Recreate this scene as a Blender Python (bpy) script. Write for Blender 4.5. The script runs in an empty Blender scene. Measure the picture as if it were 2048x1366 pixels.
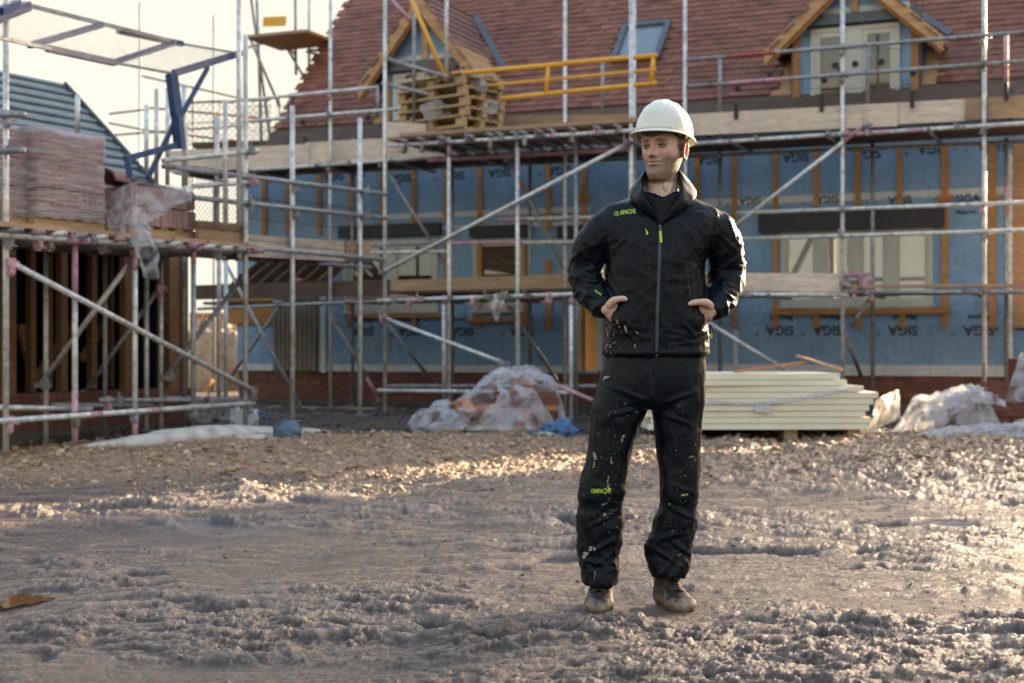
import bpy, bmesh, math, random
import numpy as np
from mathutils import Vector, Matrix, Euler
from mathutils.bvhtree import BVHTree
random.seed(7); rng = np.random.default_rng(11)
R = math.radians
SC = bpy.context.scene
COL = SC.collection

# ------------------------------------------------------------------ camera, sky, sun
CZ = 0.97                      # eye height of the photographer
FP = 2844.0                    # focal length in pixels of the 2048 wide photograph
HY = 690.0                     # horizon row
cam = bpy.data.cameras.new('camera'); camo = bpy.data.objects.new('camera', cam); COL.objects.link(camo)
camo.location = (0, 0, CZ); camo.rotation_euler = (R(90), 0, 0)
cam.lens = 50; cam.sensor_width = 36; cam.shift_y = (HY-683)/2048
cam.clip_start = .05; cam.clip_end = 6000
cam.dof.use_dof = True; cam.dof.focus_distance = 5.2; cam.dof.aperture_fstop = 3.4
SC.camera = camo
SUN_AZ, SUN_EL = 45.0, 13.0    # azimuth to the right of the view direction (+Y)
w = bpy.data.worlds.new('World'); SC.world = w; w.use_nodes = True
nt = w.node_tree; nt.nodes.clear()
out = nt.nodes.new('ShaderNodeOutputWorld'); bg = nt.nodes.new('ShaderNodeBackground')
sky = nt.nodes.new('ShaderNodeTexSky'); sky.sky_type = 'NISHITA'; sky.sun_disc = False
sky.sun_elevation = R(SUN_EL); sky.sun_rotation = R(SUN_AZ)
sky.altitude = 50; sky.air_density = 1.0; sky.dust_density = 3.0; sky.ozone_density = 1.0
bg.inputs['Strength'].default_value = 0.15
hs = nt.nodes.new('ShaderNodeHueSaturation'); hs.inputs['Saturation'].default_value = 1.0
wm = nt.nodes.new('ShaderNodeMix'); wm.data_type = 'RGBA'; wm.blend_type = 'MULTIPLY'; wm.inputs[0].default_value = 1; wm.inputs[7].default_value = (1.07, .975, .95, 1)
nt.links.new(sky.outputs[0], hs.inputs['Color']); nt.links.new(hs.outputs[0], wm.inputs[6]); cp_ = nt.nodes.new('ShaderNodeMix'); cp_.data_type = 'RGBA'; cp_.blend_type = 'DARKEN'; cp_.inputs[0].default_value = 1   # the bright hazy sky is one even cream
cp_.inputs[7].default_value = (1.19, 1.13, .92, 1)
g0_ = nt.nodes.new('ShaderNodeTexCoord'); sx0_ = nt.nodes.new('ShaderNodeSeparateXYZ'); nt.links.new(g0_.outputs['Generated'], sx0_.inputs[0])
ez = nt.nodes.new('ShaderNodeMapRange'); ez.interpolation_type = 'SMOOTHSTEP'; ez.inputs['From Min'].default_value = .22; ez.inputs['From Max'].default_value = .6; nt.links.new(sx0_.outputs[2], ez.inputs['Value'])
cc = nt.nodes.new('ShaderNodeMix'); cc.data_type = 'RGBA'; cc.inputs[6].default_value = (1.19, 1.13, .92, 1); cc.inputs[7].default_value = (1.25, 1.31, 1.45, 1)   # cream low down, clear winter blue overhead
nt.links.new(ez.outputs[0], cc.inputs[0]); nt.links.new(cc.outputs[2], cp_.inputs[7]); nt.links.new(wm.outputs[2], cp_.inputs[6]); geo = nt.nodes.new('ShaderNodeTexCoord'); dp = nt.nodes.new('ShaderNodeVectorMath'); dp.operation = 'DOT_PRODUCT'
dp.inputs[1].default_value = (math.sin(R(SUN_AZ))*math.cos(R(SUN_EL)), math.cos(R(SUN_AZ))*math.cos(R(SUN_EL)), math.sin(R(SUN_EL)))
mr = nt.nodes.new('ShaderNodeMapRange'); mr.interpolation_type = 'SMOOTHSTEP'; mr.inputs['From Min'].default_value = .90; mr.inputs['From Max'].default_value = .985   # the glow round the low sun keeps its full strength
au = nt.nodes.new('ShaderNodeMix'); au.data_type = 'RGBA'
nt.links.new(geo.outputs['Generated'], dp.inputs[0]); nt.links.new(dp.outputs['Value'], mr.inputs['Value']); nt.links.new(mr.outputs[0], au.inputs[0])
nt.links.new(cp_.outputs[2], au.inputs[6]); nt.links.new(wm.outputs[2], au.inputs[7]); nt.links.new(au.outputs[2], bg.inputs[0]); nt.links.new(bg.outputs[0], out.inputs[0])
sd = Vector((math.sin(R(SUN_AZ))*math.cos(R(SUN_EL)), math.cos(R(SUN_AZ))*math.cos(R(SUN_EL)), math.sin(R(SUN_EL))))
sl = bpy.data.lights.new('sun', 'SUN'); sl.energy = 4.8; sl.angle = R(.6); sl.color = (1, .74, .46)
so = bpy.data.objects.new('sun', sl); COL.objects.link(so)
so.rotation_euler = sd.to_track_quat('Z', 'Y').to_euler(); so.location = (30, 30, 15)
vs = SC.view_settings; vs.view_transform = 'Standard'; vs.look = 'None'; vs.gamma = 1; vs.use_curve_mapping = False
vs.exposure = 2.66
SC.render.engine = 'CYCLES'
cy = SC.cycles; cy.use_denoising = True; cy.max_bounces = 8; cy.transparent_max_bounces = 24
cy.diffuse_bounces = 3; cy.glossy_bounces = 3; cy.transmission_bounces = 6; cy.caustics_reflective = False; cy.caustics_refractive = False
cy.sample_clamp_indirect = 6

# ------------------------------------------------------------------ coordinates
def at(px, py, D):
    "point of the place seen at pixel (px,py) of the photograph, D metres in front of the camera"
    return Vector(((px-1024)/FP*D, D, CZ+(HY-py)/FP*D))
class Frame:
    "a vertical plane through origin o along direction e; local x along e, local y into the depth"
    def __init__(s, o, e):
        s.e = Vector((e[0], e[1])).normalized(); s.b = Vector((-s.e.y, s.e.x)); s.o = Vector((o[0], o[1]))
        s.rz = math.atan2(s.e.y, s.e.x)
    def at(s, px, py, v=0.0):
        d = Vector(((px-1024)/FP, 1.0)); c = s.o.dot(s.b)+v
        D = c/s.b.dot(d); p = d*D
        return Vector(((p-s.o).dot(s.e), v, CZ+(HY-py)/FP*D))
    def w(s, l):
        q = s.o+s.e*l[0]+s.b*l[1]; return Vector((q.x, q.y, l[2]))
    def loc(s, p):
        q = Vector((p[0], p[1]))-s.o; return Vector((q.dot(s.e), q.dot(s.b), p[2]))
FH = Frame((7.23, 16.87), (.919, -.394))          # the house and its scaffold
_p0 = at(20, 0, 12.3); _p1 = at(490, 0, 14.9)
FL = Frame((_p0.x, _p0.y), (_p1.x-_p0.x, _p1.y-_p0.y))   # the platform on the left and the garage behind it

# ------------------------------------------------------------------ object helpers
def empty(name, label, cat, loc=(0,0,0), rz=0.0, group=None, kind=None):
    o = bpy.data.objects.new(name, None); COL.objects.link(o); o.location = loc; o.rotation_euler = (0,0,rz)
    o.empty_display_size = .2
    return tag(o, label, cat, group, kind)
def tag(o, label=None, cat=None, group=None, kind=None):
    if label: o['label'] = label
    if cat: o['category'] = cat
    if group: o['group'] = group
    if kind: o['kind'] = kind
    return o
def link(name, me, parent=None, M=None, loc=None, rot=None, scale=None):
    o = bpy.data.objects.new(name, me); COL.objects.link(o)
    if parent is not None: o.parent = parent
    if M is not None: o.matrix_local = M
    if loc is not None: o.location = loc
    if rot is not None: o.rotation_euler = rot
    if scale is not None: o.scale = scale
    return o
def mesh_np(name, V, F, mats, smooth=False, mi=None):
    me = bpy.data.meshes.new(name)
    me.from_pydata([tuple(map(float, v)) for v in V] if not isinstance(V, np.ndarray) else V.tolist(), [], F if not isinstance(F, np.ndarray) else F.tolist())
    for m in (mats if isinstance(mats, (list, tuple)) else [mats]): me.materials.append(m)
    if mi is not None: me.polygons.foreach_set('material_index', mi)
    if smooth: me.polygons.foreach_set('use_smooth', [True]*len(me.polygons))
    me.update()
    return me
class MB:
    def __init__(s): s.v = []; s.f = []; s.m = []
    def add(s, V, F, m=0):
        k = len(s.v); s.v += [tuple(v) for v in V]; s.f += [tuple(i+k for i in f) for f in F]; s.m += [m]*len(F); return s
    def box(s, c, d, rot=None, m=0):
        hx, hy, hz = d[0]/2, d[1]/2, d[2]/2
        P = [Vector((x*hx, y*hy, z*hz)) for x in (-1,1) for y in (-1,1) for z in (-1,1)]
        if rot is not None: P = [rot @ p for p in P]
        c = Vector(c)
        return s.add([p+c for p in P], [(0,1,3,2),(4,6,7,5),(0,4,5,1),(2,3,7,6),(0,2,6,4),(1,5,7,3)], m)
    def bx(s, a, b, m=0):
        return s.box([(a[i]+b[i])/2 for i in range(3)], [abs(b[i]-a[i]) for i in range(3)], None, m)
    def beam(s, p, q, w, h, up=(0,0,1), m=0):
        p, q = Vector(p), Vector(q); d = q-p; L = d.length; x = d.normalized()
        y = Vector(up).cross(x)
        if y.length < 1e-4: y = Vector((0,1,0)).cross(x)
        y.normalize(); z = x.cross(y)
        return s.box((p+q)/2, (L, w, h), Matrix((x, y, z)).transposed(), m)
    def tube(s, p, q, r, n=8, m=0, r2=None, cap=True):
        p, q = Vector(p), Vector(q); d = (q-p)
        if d.length < 1e-6: return s
        d.normalize(); a = d.orthogonal().normalized(); b = d.cross(a); r2 = r if r2 is None else r2
        V = [p+(a*math.cos(t)+b*math.sin(t))*r for t in [2*math.pi*i/n for i in range(n)]]
        V += [q+(a*math.cos(t)+b*math.sin(t))*r2 for t in [2*math.pi*i/n for i in range(n)]]
        F = [(i, (i+1) % n, n+(i+1) % n, n+i) for i in range(n)]
        if cap: F += [tuple(range(n-1, -1, -1)), tuple(range(n, 2*n))]
        return s.add(V, F, m)
    def path(s, pts, r, n=8, m=0):
        pts = [Vector(p) for p in pts]; K = len(pts); V = []; F = []
        rr = r if isinstance(r, (list, tuple)) else [r]*K
        a = None
        for i, p in enumerate(pts):
            d = (pts[min(i+1, K-1)]-pts[max(i-1, 0)]).normalized()
            a = d.orthogonal().normalized() if a is None else (a-d*a.dot(d)).normalized()
            b = d.cross(a)
            V += [p+(a*math.cos(2*math.pi*j/n)+b*math.sin(2*math.pi*j/n))*rr[i] for j in range(n)]
        for i in range(K-1):
            F += [(i*n+j, i*n+(j+1) % n, (i+1)*n+(j+1) % n, (i+1)*n+j) for j in range(n)]
        F += [tuple(range(n-1, -1, -1)), tuple(range((K-1)*n, K*n))]
        return s.add(V, F, m)
    def quad(s, a, b, c, d, m=0): return s.add([a, b, c, d], [(0,1,2,3)], m)
    def prism(s, poly, d, m=0):
        "closed polygon of 3D points pushed along vector d"
        n = len(poly); d = Vector(d); P = [Vector(p) for p in poly]
        return s.add(P+[p+d for p in P], [tuple(range(n-1,-1,-1)), tuple(range(n,2*n))]+[(i,(i+1)%n,n+(i+1)%n,n+i) for i in range(n)], m)
    def mesh(s, name, mats, smooth=False): 
        me = mesh_np(name, s.v, s.f, mats, smooth, s.m)
        return me
    def build(s, name, mats, parent=None, smooth=False, label=None, cat=None, group=None, kind=None):
        o = link(name, s.mesh(name, mats, smooth), parent)
        return tag(o, label, cat, group, kind)

# ------------------------------------------------------------------ numpy noise
_perm = rng.permutation(1024); _perm = np.concatenate([_perm, _perm, _perm])
_g3 = rng.normal(size=(1024, 3)); _g3 /= np.linalg.norm(_g3, axis=1)[:, None]
def perlin(x, y, z=None):
    if z is None: z = np.zeros_like(x)+.37
    xi, yi, zi = np.floor(x).astype(int), np.floor(y).astype(int), np.floor(z).astype(int)
    xf, yf, zf = x-xi, y-yi, z-zi
    u, v, w_ = [t*t*t*(t*(t*6-15)+10) for t in (xf, yf, zf)]
    def g(a, b, c):
        h = _perm[(_perm[(_perm[(xi+a) & 1023]+yi+b) & 1023]+zi+c) & 1023]
        q = _g3[h]; return q[..., 0]*(xf-a)+q[..., 1]*(yf-b)+q[..., 2]*(zf-c)
    L = lambda t, a, b: a+t*(b-a)
    return 1.5*L(w_, L(v, L(u, g(0,0,0), g(1,0,0)), L(u, g(0,1,0), g(1,1,0))), L(v, L(u, g(0,0,1), g(1,0,1)), L(u, g(0,1,1), g(1,1,1))))
def fbm(x, y, z=None, o=4, rough=.5):
    s = 0; a = 1; f = 1
    for i in range(o):
        s = s+a*perlin(x*f+i*7.3, y*f+i*3.1, None if z is None else z*f+i*5.7); a *= rough; f *= 2.03
    return s
def sm(a, b, x): t = np.clip((x-a)/(b-a), 0, 1); return t*t*(3-2*t)

# ------------------------------------------------------------------ materials
class NT:
    def __init__(s, name):
        s.m = bpy.data.materials.new(name); s.m.use_nodes = True; s.t = s.m.node_tree; s.n = s.t.nodes
        s.b = s.n['Principled BSDF']; s.out = s.n['Material Output']
    def new(s, t, **k):
        n = s.n.new(t)
        for a, v in k.items(): setattr(n, a, v)
        return n
    def l(s, a, b): s.t.links.new(a, b)
    def coord(s, kind='Object', scale=None):
        tc = s.new('ShaderNodeTexCoord'); o = tc.outputs[kind]
        if scale is not None:
            mp = s.new('ShaderNodeMapping'); mp.inputs['Scale'].default_value = scale; s.l(o, mp.inputs[0]); o = mp.outputs[0]
        return o
    def pos(s):
        return s.new('ShaderNodeNewGeometry').outputs['Position']
    def noise(s, co, scale, detail=4, rough=.55, dist=0.0):
        n = s.new('ShaderNodeTexNoise'); n.inputs['Scale'].default_value = scale; n.inputs['Detail'].default_value = detail
        n.inputs['Roughness'].default_value = rough; n.inputs['Distortion'].default_value = dist
        if co is not None: s.l(co, n.inputs['Vector'])
        return n.outputs[0]
    def ramp(s, f, stops):
        r = s.new('ShaderNodeValToRGB'); e = r.color_ramp.elements
        while len(e) < len(stops): e.new(.5)
        for i, (p, c) in enumerate(stops):
            e[i].position = p; e[i].color = (*c, 1) if isinstance(c, (tuple, list)) else (c, c, c, 1)
        s.l(f, r.inputs[0]); return r.outputs[0]
    def mix(s, f, a, b, mode='MIX'):
        n = s.new('ShaderNodeMix', data_type='RGBA', blend_type=mode)
        for i, v in ((0, f), (6, a), (7, b)):
            if isinstance(v, (int, float)): n.inputs[i].default_value = v
            elif isinstance(v, (tuple, list)): n.inputs[i].default_value = (*v, 1)
            else: s.l(v, n.inputs[i])
        return n.outputs[2]
    def math(s, op, a, b=0.0):
        n = s.new('ShaderNodeMath', operation=op)
        for i, v in ((0, a), (1, b)):
            if isinstance(v, (int, float)): n.inputs[i].default_value = v
            else: s.l(v, n.inputs[i])
        return n.outputs[0]
    def bump(s, h, strength=.3, dist=.01):
        b = s.new('ShaderNodeBump'); b.inputs['Strength'].default_value = strength; b.inputs['Distance'].default_value = dist
        s.l(h, b.inputs['Height']); s.l(b.outputs[0], s.b.inputs['Normal']); return b
    def set(s, **k):
        for a, v in k.items():
            i = s.b.inputs[a.replace('_', ' ')]
            if isinstance(v, (int, float)): i.default_value = v
            elif isinstance(v, (tuple, list)): i.default_value = tuple(v) if len(i.default_value) == 3 else (*v, 1)
            else: s.l(v, i)
        return s
    def rnd(s):
        oi = s.new('ShaderNodeObjectInfo').outputs['Random']; gi = s.new('ShaderNodeNewGeometry').outputs['Random Per Island']
        return s.math('FRACT', s.math('ADD', oi, gi))
def simple(name, col, rough=.6, metal=0.0, var=.25, scale=6, bump=0.0, spec=.5, coat=0.0):
    n = NT(name); co = n.pos(); f = n.noise(co, scale, 5)
    d = tuple(c*(1-var) for c in col); l_ = tuple(min(1, c*(1+var)) for c in col)
    n.set(Base_Color=n.ramp(f, [(.3, d), (.7, l_)]), Metallic=metal, Specular_IOR_Level=spec, Coat_Weight=coat)
    n.set(Roughness=n.ramp(f, [(.3, max(.03, rough-.08)), (.7, min(1, rough+.1))]))
    if bump: n.bump(n.noise(co, scale*6, 4), bump, .01)
    return n.m
def wood(name, col, dark=.55, rough=.75, scale=1.0):
    n = NT(name); co = n.coord('Object', (scale*1.2, scale*9, scale*9)); f = n.noise(co, 2.2, 6, .6, 1.5)
    k = n.noise(n.pos(), 2.6, 3); r = n.rnd()
    c = n.ramp(f, [(.25, tuple(x*dark for x in col)), (.55, col), (.8, tuple(min(1, x*1.25) for x in col))])
    c = n.mix(n.math('MULTIPLY', r, .45), c, tuple(x*.55 for x in col)); c = n.mix(n.ramp(k, [(.5, 0.0), (.75, .5)]), c, tuple(x*.45 for x in col))
    n.set(Base_Color=c, Roughness=rough, Specular_IOR_Level=.3); n.bump(f, .25, .004); return n.m
M = {}
def mk_tube(name, base, metal=.75, rough=.38):
    n = NT(name); co = n.pos(); a = n.noise(co, 14, 6, .65); b = n.noise(co, 2.3, 4)
    c = n.ramp(a, [(.3, tuple(x*.5 for x in base)), (.55, base), (.75, tuple(min(1, x*1.3) for x in base))])
    c = n.mix(n.ramp(b, [(.5, 0.0), (.7, .45)]), c, (.25, .2, .16))
    n.set(Base_Color=c, Metallic=metal, Roughness=n.ramp(a, [(.3, rough+.2), (.7, rough)])); n.bump(a, .2, .002); return n.m
M['galv'] = mk_tube('galvanised_steel', (.74, .74, .72), .3, .36)
M['galv_dark'] = mk_tube('weathered_steel', (.36, .37, .39), .45, .45)
M['pink'] = mk_tube('pink_marked_steel', (.62, .36, .42), .15, .55)
M['red'] = mk_tube('red_marked_steel', (.45, .10, .09), .1, .5)
M['yellow'] = simple('yellow_paint', (.85, .42, .03), .4, var=.12, scale=9)
M['bluepaint'] = simple('blue_paint', (.012, .05, .15), .4, var=.3, scale=12)
M['fitting'] = simple('rusty_fitting_steel', (.26, .21, .22), .5, .6, var=.5, scale=30)
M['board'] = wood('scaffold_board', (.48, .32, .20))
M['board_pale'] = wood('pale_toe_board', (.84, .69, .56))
M['board_dark'] = wood('dark_board', (.13, .085, .06))  # darker wood colour for deck boards, rafters, blinds and the eaves strip
M['batten'] = wood('orange_treated_batten', (.56, .27, .09))
M['timber'] = wood('fresh_timber', (.66, .38, .19))
M['pallet'] = wood('pallet_wood', (.55, .38, .21), .5)
M['garage_timber'] = wood('garage_timber', (.27, .15, .07))
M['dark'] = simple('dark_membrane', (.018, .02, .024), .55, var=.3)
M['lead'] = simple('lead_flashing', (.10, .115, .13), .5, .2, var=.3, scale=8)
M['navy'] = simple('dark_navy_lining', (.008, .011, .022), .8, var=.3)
M['frame'] = simple('sage_window_paint', (.47, .48, .42), .45, var=.08)
M['frame_cream'] = simple('cream_window_paint', (.58, .57, .49), .45, var=.08)
M['tape'] = simple('white_seam_tape', (.55, .58, .60), .35, var=.2, scale=25, bump=.3)
M['print'] = simple('black_print', (.022, .035, .05), .6, var=.2)
M['plaster'] = simple('pale_boarding', (.40, .38, .34), .8, var=.2); M['beige'] = simple('beige_boarding', (.22, .19, .155), .8, var=.2)
def mk_membrane():
    n = NT('blue_breather_membrane'); co = n.pos(); a = n.noise(co, 1.3, 4); f = n.math('ADD', n.noise(co, 5, 5, .6, .8), n.math('MULTIPLY', n.noise(n.coord('Object', (5, 5, .8)), 1.0, 4, .6, .5), 1.2))
    c = n.ramp(a, [(.3, (.155, .29, .47)), (.7, (.23, .39, .57))])
    n.set(Base_Color=c, Roughness=.42, Specular_IOR_Level=.5); n.bump(f, .9, .04); return n.m
M['membrane'] = mk_membrane()
def mk_tile(name, a, b, c3):
    n = NT(name); r = n.rnd(); f = n.noise(n.pos(), 7, 5)
    c = n.ramp(r, [(0, a), (.35, b), (.7, b), (1, c3)]); c = n.mix(n.ramp(f, [(.45, 0.0), (.75, .5)]), c, tuple(x*.4 for x in a))
    n.set(Base_Color=c, Roughness=.55, Specular_IOR_Level=.4); n.bump(n.noise(n.pos(), 60, 3), .2, .003); return n.m
M['tile'] = mk_tile('clay_roof_tile', (.155, .052, .027), (.22, .078, .040), (.29, .110, .060))
M['tile_new'] = mk_tile('fresh_clay_tile', (.20, .10, .085), (.25, .13, .11), (.31, .17, .14))
M['brick'] = mk_tile('red_brick', (.12, .040, .028), (.17, .06, .042), (.23, .09, .06))
M['brick_or'] = mk_tile('orange_brick', (.36, .12, .05), (.42, .17, .08), (.5, .22, .11))
M['mortar'] = simple('mortar', (.10, .085, .075), .9)
M['packtile'] = mk_tile('stacked_pink_tile', (.38, .22, .21), (.48, .29, .28), (.58, .38, .36))
def mk_glass(name, tint=(.9,.95,.95)):
    n = NT(name)
    tr = n.new('ShaderNodeBsdfTransparent'); tr.inputs[0].default_value = (*tint, 1)
    gl = n.new('ShaderNodeBsdfGlossy'); gl.inputs['Roughness'].default_value = .02; gl.inputs[0].default_value = (1,1,1,1)
    fr = n.new('ShaderNodeFresnel'); fr.inputs[0].default_value = 1.5; mx = n.new('ShaderNodeMixShader')
    n.l(n.math('MULTIPLY', fr.outputs[0], 1.9), mx.inputs[0]); n.l(tr.outputs[0], mx.inputs[1]); n.l(gl.outputs[0], mx.inputs[2]); n.l(mx.outputs[0], n.out.inputs[0])
    return n.m
M['glass'] = mk_glass('window_glass')
def mk_filmglass():
    n = NT('glass_with_protective_film'); tr = n.new('ShaderNodeBsdfTransparent'); tr.inputs[0].default_value = (.74, .74, .70, 1)
    n.set(Base_Color=(.55, .56, .54), Roughness=.12); mx = n.new('ShaderNodeMixShader'); mx.inputs[0].default_value = .38
    n.l(tr.outputs[0], mx.inputs[1]); n.l(n.b.outputs[0], mx.inputs[2]); n.l(mx.outputs[0], n.out.inputs[0]); return n.m
M['glass_film'] = mk_filmglass()
def mk_film(name, cov=.45, tint=(.80, .82, .85), scale=5.0, stretch=(1,1,1), rough=.25, con=.14):
    "thin crumpled polythene: partly see-through, milky, glossy"
    n = NT(name); co = n.coord('Object', stretch); f = n.noise(co, scale, 5, .55, 1.0); g = n.noise(co, scale*.8, 3, .5, 1.0)
    n.set(Base_Color=tint, Roughness=rough, Specular_IOR_Level=1.0); n.bump(f, .8, .06)
    tr = n.new('ShaderNodeBsdfTransparent'); tl = n.new('ShaderNodeBsdfTranslucent'); tl.inputs[0].default_value = (*tint, 1)
    m1 = n.new('ShaderNodeMixShader'); m1.inputs[0].default_value = .4; n.l(n.b.outputs[0], m1.inputs[1]); n.l(tl.outputs[0], m1.inputs[2])
    lw = n.new('ShaderNodeLayerWeight'); lw.inputs[0].default_value = .35
    k = n.math('ADD', n.ramp(g, [(.38, max(0, cov-con)), (.62, min(1, cov+con))]), n.math('MULTIPLY', lw.outputs['Facing'], .45))
    m2 = n.new('ShaderNodeMixShader'); n.l(k, m2.inputs[0])
    n.l(tr.outputs[0], m2.inputs[1]); n.l(m1.outputs[0], m2.inputs[2]); n.l(m2.outputs[0], n.out.inputs[0]); return n.m
M['film'] = mk_film('crumpled_polythene', .25, (.72,.74,.78), 5.0, (1,1,1), .16, .24)
M['film_thin'] = mk_film('shrink_wrap', .42, (.86,.83,.86), 3.0, (1.2,1.2,22), .14, .40)
M['geotex'] = simple('white_geotextile', (.50, .47, .43), .8, var=.35, scale=6, bump=.4)
M['bluebag'] = simple('blue_plastic_sack', (.04, .12, .26), .35, var=.4, scale=12, bump=.4)
M['bluegrey'] = simple('blue_grey_plastic', (.08, .13, .19), .4, var=.4, scale=9, bump=.4)
M['whiteplastic'] = simple('white_plastic_can', (.52, .55, .60), .4, var=.1)
def mk_insul():
    n = NT('cream_insulation_board'); f = n.noise(n.pos(), 5, 5)
    n.set(Base_Color=n.ramp(f, [(.3, (.76, .70, .53)), (.7, (.86, .80, .64))]), Roughness=.7); n.bump(n.noise(n.pos(), 40, 3), .2, .004); return n.m
M['insul'] = mk_insul()
M['roofsheet'] = simple('grey_roof_membrane', (.30, .325, .345), .6, var=.25, scale=3)
M['tealbatten'] = wood('teal_treated_batten', (.20, .27, .30))
# ------------------------------------------------------------------ ground: one sheet of wet mud out to the horizon
def gbase(x, y):
    x = np.asarray(x, float); y = np.asarray(y, float)
    z = .02*sm(12.5, 16, y) + .13*np.exp(-((x+2.3)/1.3)**2-((y-16.4)/1.8)**2) - .10*sm(-3.6, -5.0, x)*sm(10, 12, y)*(1-sm(14, 16, y))
    z = z + .05*np.exp(-((y-12.9)/1.1)**2)*sm(-4.5, -2.5, x)*(1-sm(-.2, 1.2, x))     # crest of the rubble bank
    return z
def gz(x, y): return float(gbase(x, y))
def ridge(a): return 1-np.abs(a)
def mudheight(x, y):
    near = 1-sm(20, 40, y)
    a = fbm(x*.9, y*.9, o=3)*.034
    # churned ruts sweeping across the site, stretched along x
    rx, ry = x*.55+.12*y, y*1.9-.25*x
    b = ridge(fbm(rx+3.1, ry+1.7, o=4, rough=.55))**2.0*.046
    wxx, wyy = x+.12*perlin(x*2.1, y*2.1)+.02*perlin(x*13, y*13), y+.12*perlin(x*2.1+9, y*2.1)+.02*perlin(x*13+5, y*13)
    bil = lambda f, g, o_: np.minimum(np.abs(perlin(wxx*f+o_, wyy*g+o_*1.7)), .62)
    lump = bil(3.4, 5.2, 9)*.024+bil(8.3, 13, 4)*.018*(.4+bil(2.0, 2.2, 30)*2)
    rg1 = ridge(fbm(wxx*13+2, wyy*24+5, o=4, rough=.62))**2; rg2 = ridge(perlin(wxx*38, wyy*60))**2
    fine = (bil(19, 27, 6)*.45+rg1*.38+rg2*.16+bil(70, 90, 2)*.22)-.35
    clump = sm(.22, .55, fbm(wxx*7+3, wyy*12+7, o=4, rough=.6))*.012
    cl = sm(-.35, .55, fbm(x*.8+20, y*1.3+11, o=3))       # clotted patches against smoother slurry
    smooth = sm(.0, .42, .7*perlin(x*.45+31, y*.75+4)+.6*perlin(x*1.3+3, y*2.9+1)+.22*sm(.2, 2.2, x))*(1-sm(9.0, 10.5, y))
    h = a+(b+lump)*(1-.55*smooth)*(.55+.6*cl)+(fine*.021+clump)*(.40+.75*cl)*(1-.72*smooth)
    h = h-.026
    # deep little prints and holes
    pr = perlin(x*3.3+5, y*3.9+8); h = h-.038*sm(.34, .62, pr)*(1-smooth)
    rub = sm(9.6, 11, y+.25*x)*(1-sm(14.2, 15.6, y)); h = h+rub*(.03*fbm(x*7, y*7, o=4, rough=.65)+.03)
    pud = sm(.36, .58, perlin(x*.62+14.2, y*1.05+2.3)+.25*sm(.5, 3, x)-.15)
    return near*h, pud*(1-rub), rub, cl, smooth
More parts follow.
